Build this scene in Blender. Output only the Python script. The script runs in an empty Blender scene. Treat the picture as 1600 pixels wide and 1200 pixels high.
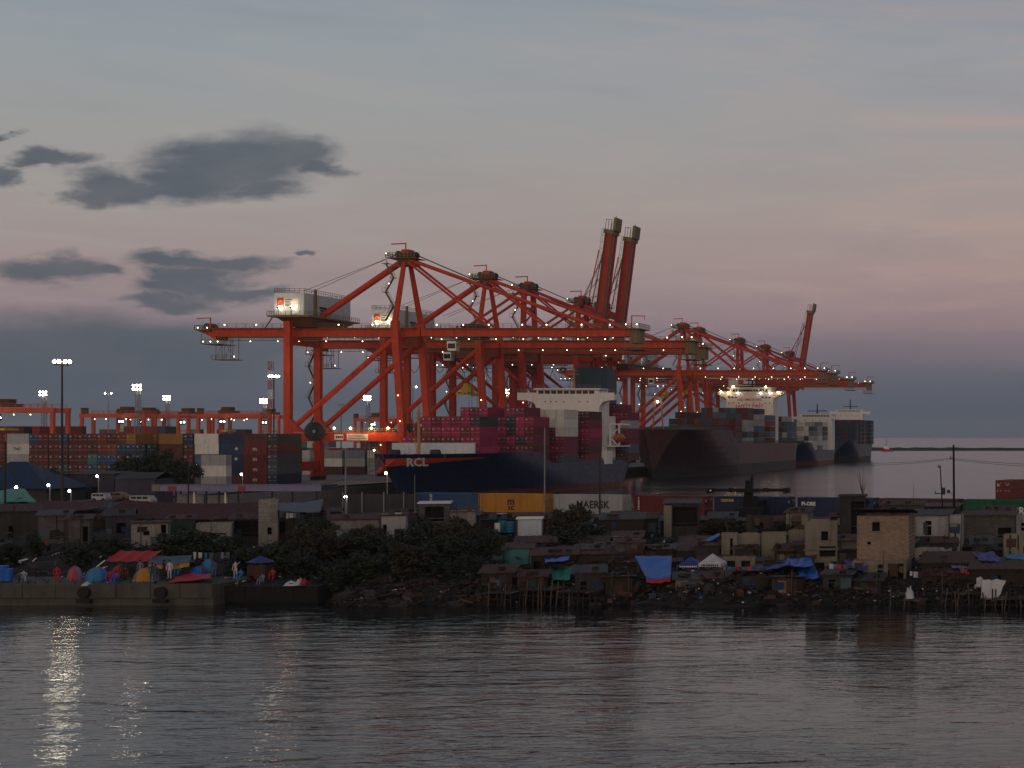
import bpy, math, random
from mathutils import Vector, Matrix
random.seed(11)
sc = bpy.context.scene
C = sc.collection
R = math.radians
# ---------------------------------------------------------------- camera, world, sun, exposure
F, VX, HZ, ZC = 2500.0, 1741.0, 681.0, 16.0       # focal length and principal point in photo pixels, eye height in metres
cam_d = bpy.data.cameras.new('camera'); cam = bpy.data.objects.new('camera', cam_d); C.objects.link(cam)
cam.location = (0, 0, ZC); cam.rotation_euler = (R(90), 0, 0)
cam_d.sensor_width = 36; cam_d.lens = 36 * F / 1600
cam_d.shift_x = (800 - VX) / 1600; cam_d.shift_y = (HZ - 600) / 1600
cam_d.clip_start = 1; cam_d.clip_end = 40000
sc.camera = cam
sc.view_settings.view_transform = 'Standard'; sc.view_settings.look = 'None'
sc.view_settings.exposure = 0.0; sc.view_settings.gamma = 1; sc.view_settings.use_curve_mapping = False
sc.cycles.use_denoising = True
sc.cycles.max_bounces = 6; sc.cycles.diffuse_bounces = 2; sc.cycles.glossy_bounces = 3; sc.cycles.volume_bounces = 0
sc.cycles.sample_clamp_indirect = 6

SUN_EL, SUN_AZ = 3.0, 188.0                       # the sun has just gone down behind the viewer
def make_world():
    w = bpy.data.worlds.new('World'); sc.world = w; w.use_nodes = True
    nt = w.node_tree; nt.nodes.clear(); N = nt.nodes.new; L = nt.links.new
    def math_(op, a, b=None, c=None):
        n = N('ShaderNodeMath'); n.operation = op
        for i, v in enumerate((a, b, c)):
            if v is None: continue
            if isinstance(v, (int, float)): n.inputs[i].default_value = v
            else: L(v, n.inputs[i])
        return n.outputs[0]
    def smooth(v, lo, hi):
        n = N('ShaderNodeMapRange'); n.interpolation_type = 'SMOOTHSTEP'
        L(v, n.inputs[0]); n.inputs[1].default_value = lo; n.inputs[2].default_value = hi
        return n.outputs[0]
    def mix(f, a, b, typ='MIX'):
        n = N('ShaderNodeMix'); n.data_type = 'RGBA'; n.blend_type = typ
        if isinstance(f, (int, float)): n.inputs[0].default_value = f
        else: L(f, n.inputs[0])
        for i, v in ((6, a), (7, b)):
            if isinstance(v, tuple): n.inputs[i].default_value = (*v, 1)
            else: L(v, n.inputs[i])
        return n.outputs[2]
    tc = N('ShaderNodeTexCoord')
    sep = N('ShaderNodeSeparateXYZ'); L(tc.outputs['Generated'], sep.inputs[0])
    X, Y, Z = sep.outputs
    hor = math_('SQRT', math_('ADD', math_('MULTIPLY', math_('MULTIPLY', X, X), .35), math_('MULTIPLY', Y, Y)))
    el = math_('MULTIPLY', math_('ARCTAN2', Z, math_('MAXIMUM', hor, .0001)), 180 / math.pi / 60.0)
    # slow streaks shift the bands a little
    mp = N('ShaderNodeMapping'); L(tc.outputs['Generated'], mp.inputs[0]); mp.inputs['Scale'].default_value = (3, 3, 26)
    mp.inputs['Rotation'].default_value = (0, R(3), 0)
    ns = N('ShaderNodeTexNoise'); L(mp.outputs[0], ns.inputs['Vector']); ns.inputs['Scale'].default_value = 2.2
    ns.inputs['Detail'].default_value = 6; ns.inputs['Roughness'].default_value = .55
    wob = math_('MULTIPLY', math_('SUBTRACT', ns.outputs[0], .5), .035)
    elw = math_('ADD', el, math_('MULTIPLY', wob, smooth(el, 0.0, .12)))
    def ramp(stops, v):
        r = N('ShaderNodeValToRGB'); L(v, r.inputs[0]); e = r.color_ramp.elements
        while len(e) < len(stops): e.new(.5)
        for k, (p, c) in enumerate(stops):
            e[k].position = p; e[k].color = (*[((v_ / 255 + .055) / 1.055) ** 2.4 for v_ in c], 1)
        return r.outputs[0]
    D = 1 / 60.0
    front = ramp([(0, (76, 85, 97)), (1.0 * D, (80, 88, 100)), (2.0 * D, (94, 97, 108)), (3.0 * D, (118, 110, 119)), (4.2 * D, (142, 126, 131)),
                  (6.0 * D, (157, 142, 140)), (8.0 * D, (158, 150, 147)), (10.2 * D, (154, 154, 153)), (13 * D, (148, 155, 160)), (18 * D, (132, 144, 156)),
                  (32 * D, (110, 122, 140)), (1, (96, 108, 126))], elw)
    back = ramp([(0, (238, 200, 172)), (5 * D, (240, 206, 180)), (14 * D, (212, 198, 186)), (28 * D, (158, 160, 164)), (48 * D, (104, 112, 124)), (1, (84, 94, 108))], elw)
    col = mix(smooth(Y, .25, -.75), front, back)
    # a warm tint towards the right of the view
    warm = math_('MULTIPLY', smooth(X, -.5, .05), smooth(el, .02, .09))
    col = mix(math_('MULTIPLY', warm, math_('ADD', .25, math_('MULTIPLY', ns.outputs[0], .9))), col, (1.08, .95, .95), 'MULTIPLY')
    mpc = N('ShaderNodeMapping'); L(tc.outputs['Generated'], mpc.inputs[0]); mpc.inputs['Scale'].default_value = (5, 5, 34); mpc.inputs['Rotation'].default_value = (R(4), R(9), 0)
    nc = N('ShaderNodeTexNoise'); L(mpc.outputs[0], nc.inputs['Vector']); nc.inputs['Scale'].default_value = 1.5; nc.inputs['Detail'].default_value = 7; nc.inputs['Roughness'].default_value = .6; nc.inputs['Distortion'].default_value = .5
    thin = smooth(nc.outputs[0], .42, .74)
    col = mix(math_('MULTIPLY', math_('MULTIPLY', thin, smooth(el, .03, .10)), .38), col, mix(smooth(X, -.40, .0), (.37, .35, .34), (.52, .34, .28)))
    gap = smooth(nc.outputs[0], .46, .22)
    col = mix(math_('MULTIPLY', math_('MULTIPLY', gap, smooth(el, .02, .06)), .14), col, (.16, .18, .21))
    # clouds: soft flat banks in the north-west, given as (azimuth tangent, height tangent) of each puff
    fy = math_('MAXIMUM', Y, .02)
    cmb = N('ShaderNodeCombineXYZ')
    L(math_('DIVIDE', X, fy), cmb.inputs[0]); L(math_('DIVIDE', Z, fy), cmb.inputs[1])
    mp2 = N('ShaderNodeMapping'); L(cmb.outputs[0], mp2.inputs[0]); mp2.inputs['Scale'].default_value = (9, 24, 1)
    n2 = N('ShaderNodeTexNoise'); L(mp2.outputs[0], n2.inputs['Vector']); n2.inputs['Scale'].default_value = 1.6; n2.inputs['Detail'].default_value = 9; n2.inputs['Roughness'].default_value = .60
    v1 = N('ShaderNodeVectorMath'); v1.operation = 'SUBTRACT'; L(n2.outputs['Color'], v1.inputs[0]); v1.inputs[1].default_value = (.5, .5, .5)
    v2 = N('ShaderNodeVectorMath'); v2.operation = 'MULTIPLY'; L(v1.outputs[0], v2.inputs[0]); v2.inputs[1].default_value = (.10, .034, 0)
    v3 = N('ShaderNodeVectorMath'); v3.operation = 'ADD'; L(cmb.outputs[0], v3.inputs[0]); L(v2.outputs[0], v3.inputs[1])
    tot = None
    puffs = [(372, 252, 122, 44), (455, 243, 78, 26), (300, 285, 96, 30), (400, 295, 66, 24), (185, 288, 78, 24), (128, 300, 46, 18), (85, 252, 62, 13), (235, 296, 70, 18), (60, 262, 50, 9), (500, 262, 44, 14), (2, 280, 30, 12), (0, 215, 34, 7),
             (80, 421, 108, 17), (165, 424, 40, 12), (300, 403, 76, 15), (360, 410, 62, 14), (312, 432, 60, 22), (300, 452, 84, 16), (262, 472, 84, 12), (380, 455, 60, 13), (456, 398, 16, 4),
             (60, 545, 230, 56), (260, 560, 210, 56), (20, 570, 260, 70), (370, 540, 110, 34)]
    for u0, w0, a, b in puffs:
        s1 = N('ShaderNodeVectorMath'); s1.operation = 'SUBTRACT'; L(v3.outputs[0], s1.inputs[0]); s1.inputs[1].default_value = ((u0 - VX) / F, (HZ - w0) / F, 0)
        s2 = N('ShaderNodeVectorMath'); s2.operation = 'MULTIPLY'; L(s1.outputs[0], s2.inputs[0]); s2.inputs[1].default_value = (F / a, F / b, 0)
        s3 = N('ShaderNodeVectorMath'); s3.operation = 'LENGTH'; L(s2.outputs[0], s3.inputs[0])
        m = smooth(s3.outputs['Value'], 1.42, .50)
        tot = m if tot is None else math_('MAXIMUM', tot, m)
    tot = math_('MULTIPLY', tot, smooth(Y, .05, .2))
    tot = math_('MULTIPLY', tot, math_('ADD', .62, math_('MULTIPLY', n2.outputs[0], .5)))
    col = mix(math_('MINIMUM', tot, .93), col, (.082, .103, .128))
    bg = N('ShaderNodeBackground'); L(col, bg.inputs[0]); bg.inputs[1].default_value = 1.0
    sky = N('ShaderNodeTexSky'); sky.sky_type = 'NISHITA'; sky.sun_disc = False
    sky.sun_elevation = R(SUN_EL); sky.sun_rotation = R(SUN_AZ); sky.air_density = 1.5; sky.dust_density = 2
    bg2 = N('ShaderNodeBackground'); L(sky.outputs[0], bg2.inputs[0]); bg2.inputs[1].default_value = 0.002
    add = N('ShaderNodeAddShader'); L(bg.outputs[0], add.inputs[0]); L(bg2.outputs[0], add.inputs[1])
    out = N('ShaderNodeOutputWorld'); L(add.outputs[0], out.inputs[0])
make_world()
sun_d = bpy.data.lights.new('sun', 'SUN'); sun = bpy.data.objects.new('sun', sun_d); C.objects.link(sun)
sun_d.energy = 0.35; sun_d.angle = R(25); sun_d.color = (1, .78, .62)
sun.rotation_euler = (R(90 - 7), 0, R(SUN_AZ - 180))
SUN_NOTE = None

# ---------------------------------------------------------------- helpers
def P(x, y, s): return Vector(((x - VX) * s, F * s, ZC + (HZ - y) * s))   # photo pixel + metres per pixel -> point
def G(x, s, z): return Vector(((x - VX) * s, F * s, z))
def PX(X, Y): return VX + X * F / Y

class MB:
    def __init__(s): s.v = []; s.f = []; s.m = []
    def add(s, vs, fs, m=0):
        o = len(s.v); s.v += [tuple(p) for p in vs]; s.f += [tuple(i + o for i in f) for f in fs]; s.m += [m] * len(fs); return s
    def box(s, x0, x1, y0, y1, z0, z1, m=0):
        return s.add([(x0, y0, z0), (x1, y0, z0), (x1, y1, z0), (x0, y1, z0), (x0, y0, z1), (x1, y0, z1), (x1, y1, z1), (x0, y1, z1)],
                     [(0, 3, 2, 1), (4, 5, 6, 7), (0, 1, 5, 4), (1, 2, 6, 5), (2, 3, 7, 6), (3, 0, 4, 7)], m)
    def frame(s, p, q):
        p = Vector(p); q = Vector(q); d = (q - p); d.normalize()
        up = Vector((0, 0, 1)) if abs(d.z) < .95 else Vector((0, 1, 0))
        a = d.cross(up); a.normalize(); b = a.cross(d); b.normalize(); return p, q, a, b
    def bar(s, p, q, w, h=None, m=0, w1=None, h1=None):
        h = h or w; w1 = w1 or w; h1 = h1 or h; p, q, a, b = s.frame(p, q); vs = []
        for c, ww, hh in ((p, w, h), (q, w1, h1)):
            for i, j in ((-1, -1), (1, -1), (1, 1), (-1, 1)): vs.append(c + a * (i * ww / 2) + b * (j * hh / 2))
        return s.add(vs, [(0, 1, 2, 3), (7, 6, 5, 4), (0, 4, 5, 1), (1, 5, 6, 2), (2, 6, 7, 3), (3, 7, 4, 0)], m)
    def tube(s, p, q, r, r1=None, n=8, m=0):
        r1 = r if r1 is None else r1; p, q, a, b = s.frame(p, q); vs = []
        for c, rr in ((p, r), (q, r1)):
            for k in range(n):
                t = 2 * math.pi * k / n; vs.append(c + a * (math.cos(t) * rr) + b * (math.sin(t) * rr))
        fs = [(k, (k + 1) % n, n + (k + 1) % n, n + k) for k in range(n)] + [tuple(range(n))[::-1], tuple(range(n, 2 * n))]
        return s.add(vs, fs, m)
    def path(s, pts, r, n=4, m=0):
        for a, b in zip(pts[:-1], pts[1:]): s.tube(a, b, r, r, n, m)
        return s
    def prism(s, poly, d, m=0):
        d = Vector(d); n = len(poly); vs = [Vector(p) for p in poly] + [Vector(p) + d for p in poly]
        return s.add(vs, [tuple(range(n)), tuple(range(2 * n - 1, n - 1, -1))] + [(k, n + k, n + (k + 1) % n, (k + 1) % n) for k in range(n)], m)
    def grid(s, rows, m=0, close=False):
        n = len(rows[0]); vs = [p for r in rows for p in r]; fs = []
        for i in range(len(rows) - 1):
            for j in range(n if close else n - 1):
                fs.append((i * n + j, i * n + (j + 1) % n, (i + 1) * n + (j + 1) % n, (i + 1) * n + j))
        return s.add(vs, fs, m)
    def rail(s, pts, h=1.1, step=2.0, r=.05, m=0):
        pts = [Vector(p) for p in pts]; up = Vector((0, 0, h))
        for a, b in zip(pts[:-1], pts[1:]):
            s.bar(a + up, b + up, r * 2, r * 2, m); s.bar(a + up * .5, b + up * .5, r * 1.6, r * 1.6, m)
            n = max(1, int((b - a).length / step))
            for k in range(n + 1): c = a.lerp(b, k / n); s.bar(c, c + up, r * 2, r * 2, m)
        return s
    def mesh(s, name, off=Vector((0, 0, 0))):
        me = bpy.data.meshes.new(name); me.from_pydata([(p[0] - off.x, p[1] - off.y, p[2] - off.z) for p in s.v], [], s.f)
        me.polygons.foreach_set('material_index', s.m); me.update(); return me
    def build(s, name, mats, parent=None, smooth=False, org=None):
        off = Vector((0, 0, 0)); p = parent
        while p: off += p.location; p = p.parent
        if org is not None: off = Vector(org)
        me = s.mesh(name, off)
        for m in (mats if isinstance(mats, (list, tuple)) else [mats]): me.materials.append(m)
        if smooth: me.polygons.foreach_set('use_smooth', [True] * len(me.polygons))
        o = bpy.data.objects.new(name, me); C.objects.link(o); o.parent = parent
        if org is not None:
            po = Vector((0, 0, 0)); p = parent
            while p: po += p.location; p = p.parent
            o.location = Vector(org) - po
        return o

def tag(o, label=None, cat=None, group=None, kind=None):
    if label: o['label'] = label
    if cat: o['category'] = cat
    if group: o['group'] = group
    if kind: o['kind'] = kind
    return o
def thing(name, label, cat, loc=(0, 0, 0), group=None):
    o = bpy.data.objects.new(name, None); C.objects.link(o); o.location = loc; o.empty_display_size = .5
    if 'wall' in name or 'roof' in name or 'building' in name or 'fence' in name or 'house' in name or 'hall' in name or 'wharf' in name: o['kind'] = 'thing'
    return tag(o, label, cat, group)
def kids(o): return [c for c in bpy.data.objects if c.parent == o]
def copy_tree(o, parent=None, table=None):
    if table is None:
        table = {}
        for c in bpy.data.objects:
            if c.parent: table.setdefault(c.parent.name, []).append(c)
    c = o.copy(); C.objects.link(c); c.parent = parent
    for ch in table.get(o.name, []): copy_tree(ch, c, table)
    return c
ORD = ['zeroth', 'first', 'second', 'third', 'fourth', 'fifth', 'sixth', 'seventh', 'eighth', 'ninth', 'tenth', 'eleventh', 'twelfth', 'thirteenth', 'fourteenth', 'fifteenth',
       'sixteenth', 'seventeenth', 'eighteenth', 'nineteenth', 'twentieth', 'twenty-first', 'twenty-second', 'twenty-third', 'twenty-fourth', 'twenty-fifth', 'twenty-sixth']

# ---------------------------------------------------------------- materials
def new_mat(name):
    m = bpy.data.materials.new(name); m.use_nodes = True; nt = m.node_tree; nt.nodes.clear()
    out = nt.nodes.new('ShaderNodeOutputMaterial'); b = nt.nodes.new('ShaderNodeBsdfPrincipled'); nt.links.new(b.outputs[0], out.inputs[0])
    return m, nt, b
MATS = {}
def mat(name, col=None, rough=.6, var=.35, scale=.6, metal=0.0, grime=.35, brick=None, rust=0.0, objcol=False, wave=None, bump=.35):
    """plain paint / concrete / cloth with stains, streaks of dirt, optional rust, block joints or corrugation"""
    if name in MATS: return MATS[name]
    m, nt, b = new_mat(name); N = nt.nodes.new; L = nt.links.new
    tc = N('ShaderNodeTexCoord'); oi = N('ShaderNodeObjectInfo')
    ad = N('ShaderNodeVectorMath'); ad.operation = 'ADD'; L(tc.outputs['Object'], ad.inputs[0])
    mu = N('ShaderNodeMath'); mu.operation = 'MULTIPLY'; L(oi.outputs['Random'], mu.inputs[0]); mu.inputs[1].default_value = 37
    L(mu.outputs[0], ad.inputs[1])
    def noise(scale, vec, sx=(1, 1, 1), detail=5, rough_=.6):
        mp = N('ShaderNodeMapping'); L(vec, mp.inputs[0]); mp.inputs['Scale'].default_value = sx
        n = N('ShaderNodeTexNoise'); L(mp.outputs[0], n.inputs['Vector']); n.inputs['Scale'].default_value = scale; n.inputs['Detail'].default_value = detail; n.inputs['Roughness'].default_value = rough_
        return n.outputs[0]
    def mr(v, a, b_, c, d):
        n = N('ShaderNodeMapRange'); L(v, n.inputs[0])
        for i, q in enumerate((a, b_, c, d)): n.inputs[i + 1].default_value = q
        return n.outputs[0]
    def mix(f, a, c, typ='MIX'):
        n = N('ShaderNodeMix'); n.data_type = 'RGBA'; n.blend_type = typ
        if isinstance(f, (int, float)): n.inputs[0].default_value = f
        else: L(f, n.inputs[0])
        for i, v in ((6, a), (7, c)):
            if isinstance(v, tuple): n.inputs[i].default_value = (*v, 1)
            else: L(v, n.inputs[i])
        return n.outputs[2]
    base = oi.outputs['Color'] if objcol else tuple(col)
    n1 = noise(scale, ad.outputs[0]); n2 = noise(1.1, ad.outputs[0], (1.4, 1.4, .12)); n3 = noise(scale * 7, ad.outputs[0])
    c = mix(mr(n1, .3, .7, 0, var), base, (.45, .43, .42), 'MULTIPLY')
    c = mix(mr(n2, .5, .75, 0, grime), c, (.30, .27, .24), 'MULTIPLY')
    c = mix(mr(n3, .35, .7, 0, .22), c, (.6, .6, .6), 'MULTIPLY')
    if rust: c = mix(mr(n1, .62 - rust * .2, .7, 0, .85), c, (.085, .032, .015))
    h = n3
    if brick:
        bt = N('ShaderNodeTexBrick'); mp = N('ShaderNodeMapping'); L(tc.outputs['Object'], mp.inputs[0])
        mp.inputs['Rotation'].default_value = (R(90), 0, 0)
        L(mp.outputs[0], bt.inputs['Vector']); bt.inputs['Scale'].default_value = 1; bt.inputs['Brick Width'].default_value = brick[0]; bt.inputs['Row Height'].default_value = brick[1]
        bt.inputs['Mortar Size'].default_value = .018; bt.inputs['Color1'].default_value = (1, 1, 1, 1); bt.inputs['Color2'].default_value = (.72, .72, .72, 1); bt.inputs['Mortar'].default_value = (.5, .5, .48, 1)
        c = mix(1.0, c, bt.outputs[0], 'MULTIPLY'); h = bt.outputs[0]
    if wave:
        wv = N('ShaderNodeTexWave'); mp = N('ShaderNodeMapping'); L(tc.outputs['Object'], mp.inputs[0]); mp.inputs['Scale'].default_value = (wave, wave * .0, 0)
        L(mp.outputs[0], wv.inputs['Vector']); wv.inputs['Scale'].default_value = 1; h = wv.outputs['Fac']
    bp = N('ShaderNodeBump'); bp.inputs['Strength'].default_value = bump; bp.inputs['Distance'].default_value = .05; L(h, bp.inputs['Height']); L(bp.outputs[0], b.inputs['Normal'])
    if isinstance(c, tuple): b.inputs['Base Color'].default_value = (*c, 1)
    else: L(c, b.inputs['Base Color'])
    L(mr(n3, .3, .7, max(.05, rough - .12), min(1, rough + .15)), b.inputs['Roughness']); b.inputs['Metallic'].default_value = metal
    b.inputs['Specular IOR Level'].default_value = .3
    MATS[name] = m; return m
def emit(name, col, strength):
    if name in MATS: return MATS[name]
    m, nt, b = new_mat(name); b.inputs['Base Color'].default_value = (*col, 1); b.inputs['Emission Color'].default_value = (*col, 1); b.inputs['Emission Strength'].default_value = strength
    MATS[name] = m; return m
def sheer(name, col, rough=.5):
    if name in MATS: return MATS[name]
    m = mat(name, col, rough, .25, 1.5, 0, .3); return m

mat('crane_red', (.56, .054, .013), .5, .55, .5, 0, .55, bump=.05)
mat('crane_deep_red', (.42, .028, .012), .5, .55, .5, 0, .55, bump=.05)
mat('crane_brown', (.11, .04, .02), .6, .3, .5)
mat('gantry_orange', (.55, .10, .035), .5, .3, .3, bump=.05)
mat('olive_steel', (.20, .155, .075), .6, .3, .5)
mat('grey_steel', (.22, .22, .21), .5, .3, .6, .3)
mat('dark_steel', (.03, .03, .032), .5, .3, .6, .2)
mat('black_rubber', (.015, .015, .015), .8, .2, 1)
mat('house_white', (.62, .66, .66), .5, .2, .25, 0, .25, bump=.05)
mat('house_side', (.52, .58, .62), .5, .25, .25, 0, .3, bump=.05)
mat('ship_white', (.74, .73, .68), .45, .12, .15, 0, .22, bump=.05)
mat('pane_dark', (.012, .013, .016), .12, .1, 1, 0, 0)
mat('emblem_red', (.55, .06, .02), .5, .2, 2)
mat('sign_white', (.78, .77, .70), .5, .1, 1)
mat('ink', (.02, .02, .022), .6, .1, 1)
mat('text_red', (.45, .03, .03), .6, .1, 1)
mat('text_white', (.75, .75, .73), .6, .1, 1)
mat('text_yellow', (.55, .38, .04), .6, .1, 1)
mat('hull_navy', (.008, .020, .066), .4, .45, .15, 0, .6, bump=.05)
mat('hull_slate', (.055, .060, .085), .45, .3, .08, 0, .35, bump=.05)
mat('hull_maroon', (.042, .014, .018), .45, .4, .15, 0, .7, bump=.05)
mat('hull_salmon', (.135, .056, .052), .5, .45, .15, 0, .7, bump=.05)
mat('hull_grey', (.12, .13, .15), .5, .45, .15, 0, .7, bump=.05)
mat('boot_red', (.14, .036, .026), .6, .4, .1, 0, .4, bump=.05)
mat('boot_dark', (.035, .028, .030), .6, .4, .1, 0, .4, bump=.05)
mat('deck_grey', (.10, .12, .11), .7, .3, .3)
mat('teal_funnel', (.018, .055, .075), .5, .2, .3)
mat('mast_tan', (.42, .22, .10), .6, .25, .5)
mat('lifeboat_orange', (.42, .09, .02), .5, .2, .6)
mat('container_paint', None, .55, .35, .35, 0, .4, objcol=True)
mat('container_hardware', (.45, .45, .43), .45, .2, 2, .4)
mat('quay_concrete', (.17, .165, .155), .85, .4, .12, 0, .2)
mat('earth', (.020, .018, .015), .95, .5, .3)
mat('mud', (.013, .012, .011), .9, .5, .5)
mat('wharf_concrete', (.085, .082, .068), .85, .55, .35, 0, .6)
mat('block_white', (.30, .295, .275), .85, .35, .5, 0, .5, brick=(.45, .22))
mat('block_grey', (.11, .107, .098), .9, .45, .5, 0, .6, brick=(.45, .22))
mat('block_tan', (.32, .235, .17), .85, .35, .4, 0, .5, brick=(.4, .2))
mat('concrete_raw', (.21, .192, .150), .9, .5, .5, 0, .65)
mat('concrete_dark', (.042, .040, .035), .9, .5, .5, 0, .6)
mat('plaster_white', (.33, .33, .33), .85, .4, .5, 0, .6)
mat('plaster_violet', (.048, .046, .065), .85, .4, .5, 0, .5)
mat('shade_and_black', (.012, .012, .013), .9, .2, 1)  # painted shade inside doorways and windows; also plain black of poles and lifting machine
mat('roof_maroon', (.060, .012, .013), .75, .4, .4, 0, .3, rust=.3)
mat('roof_rust', (.065, .034, .025), .8, .5, .5, 0, .3, rust=.6)
mat('roof_grey', (.046, .049, .053), .7, .5, .5, 0, .4, rust=.3)
mat('roof_blue', (.010, .028, .070), .6, .3, .4)
mat('sheet_green', (.014, .05, .038), .7, .4, .5)
mat('wood_dark', (.032, .024, .016), .85, .5, 1.2)
mat('wood_pale', (.10, .078, .052), .85, .5, 1.2)
mat('tarp_blue', (.012, .11, .46), .5, .3, .9, 0, .15)
mat('tarp_indigo', (.035, .045, .22), .6, .3, .9, 0, .2)
mat('tarp_green', (.012, .20, .135), .55, .3, .9, 0, .2)
mat('tarp_red', (.36, .012, .016), .55, .3, .9, 0, .2)
mat('tarp_slate', (.06, .085, .115), .65, .4, .9, 0, .3)
mat('tarp_white', (.48, .49, .50), .6, .3, .9, 0, .35)
mat('tarp_pink', (.42, .07, .10), .6, .3, .9)
mat('tarp_orange', (.42, .20, .03), .6, .3, .9)
mat('tarp_sky', (.03, .18, .36), .6, .3, .9)
mat('tarp_lilac', (.17, .17, .27), .6, .3, .9)
mat('plastic_teal', (.03, .20, .22), .5, .3, 1)
mat('skin', (.28, .15, .10), .6, .1, 3); mat('hair', (.012, .010, .010), .7, .1, 3)
mat('bark', (.05, .036, .025), .9, .4, 2)
mat('leaf_dark', (.016, .025, .010), .6, .6, 1.2, 0, 0)
mat('leaf_mid', (.027, .044, .014), .6, .6, 1.2, 0, 0)
mat('leaf_brown', (.05, .038, .018), .7, .6, 1.2, 0, 0)
mat('canopy_lilac', (.20, .20, .32), .5, .3, .4)
mat('canopy_red', (.28, .05, .06), .5, .3, .4)
mat('rope', (.16, .15, .13), .8, .2, 2)
mat('cable_dark', (.05, .05, .055), .6, .2, 2)
mat('rock', (.035, .036, .04), .9, .5, .2)
mat('van_white', (.34, .35, .35), .35, .15, .6)
mat('van_brown', (.14, .10, .08), .4, .2, .6)
M = MATS
emit('lamp_white', (1, .93, .78), 30.0)
emit('lamp_mast', (1, .90, .66), 36.0)
emit('lamp_warm', (1, .66, .28), 34.0)
emit('lamp_small', (1, .88, .66), 9.0)
emit('lamp_cool', (.9, .97, 1), 26.0)
# ---------------------------------------------------------------- water, ground, quay
def make_water():
    m, nt, b = new_mat('harbour_water'); N = nt.nodes.new; L = nt.links.new
    b.inputs['Base Color'].default_value = (.010, .013, .015, 1); b.inputs['Roughness'].default_value = .025; b.inputs['IOR'].default_value = 1.33
    ge = N('ShaderNodeNewGeometry'); last = None
    pn = N('ShaderNodeTexNoise'); L(ge.outputs['Position'], pn.inputs['Vector']); pn.inputs['Scale'].default_value = .035; pn.inputs['Detail'].default_value = 3   # calm and ruffled patches
    pr = N('ShaderNodeMapRange'); L(pn.outputs[0], pr.inputs[0])
    for q, v in enumerate((.36, .62, .30, 1.0)): pr.inputs[q + 1].default_value = v
    def layer(scale, sx, detail, rough, dist, strength, rot, sharp=1.0):
        nonlocal last
        mp = N('ShaderNodeMapping'); L(ge.outputs['Position'], mp.inputs[0]); mp.inputs['Scale'].default_value = sx; mp.inputs['Rotation'].default_value = (0, 0, R(rot))
        n = N('ShaderNodeTexNoise'); L(mp.outputs[0], n.inputs['Vector']); n.inputs['Scale'].default_value = scale; n.inputs['Detail'].default_value = detail; n.inputs['Roughness'].default_value = rough
        n.inputs['Distortion'].default_value = .6
        pw = N('ShaderNodeMath'); pw.operation = 'POWER'; L(n.outputs[0], pw.inputs[0]); pw.inputs[1].default_value = sharp
        bp = N('ShaderNodeBump'); bp.inputs['Distance'].default_value = dist; L(pw.outputs[0], bp.inputs['Height'])
        ms = N('ShaderNodeMath'); ms.operation = 'MULTIPLY'; L(pr.outputs[0], ms.inputs[0]); ms.inputs[1].default_value = strength; L(ms.outputs[0], bp.inputs['Strength'])
        if last is not None: L(last, bp.inputs['Normal'])
        last = bp.outputs[0]; return n
    layer(.14, (.45, 1, 1), 2, .5, .12, .6, 8)
    layer(.50, (.36, 1, 1), 3, .5, .22, .75, -5, 2.4)
    layer(1.7, (.42, 1, 1), 3, .55, .075, .75, 3, 1.5)
    L(last, b.inputs['Normal'])
    sp = N('ShaderNodeSeparateXYZ'); L(ge.outputs['Position'], sp.inputs[0])      # facets too small to see far off act as gloss
    mr = N('ShaderNodeMapRange'); L(sp.outputs[1], mr.inputs[0])
    for q, v in enumerate((170, 600, .015, .17)): mr.inputs[q + 1].default_value = v
    L(mr.outputs[0], b.inputs['Roughness'])
    w = MB(); w.add([(-9000, -60, 0), (9000, -60, 0), (9000, 12000, 0), (-9000, 12000, 0)], [(0, 1, 2, 3)])
    tag(w.build('water', m), 'dark rippled river and harbour water under the dusk sky', kind='structure')
make_water()

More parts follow.
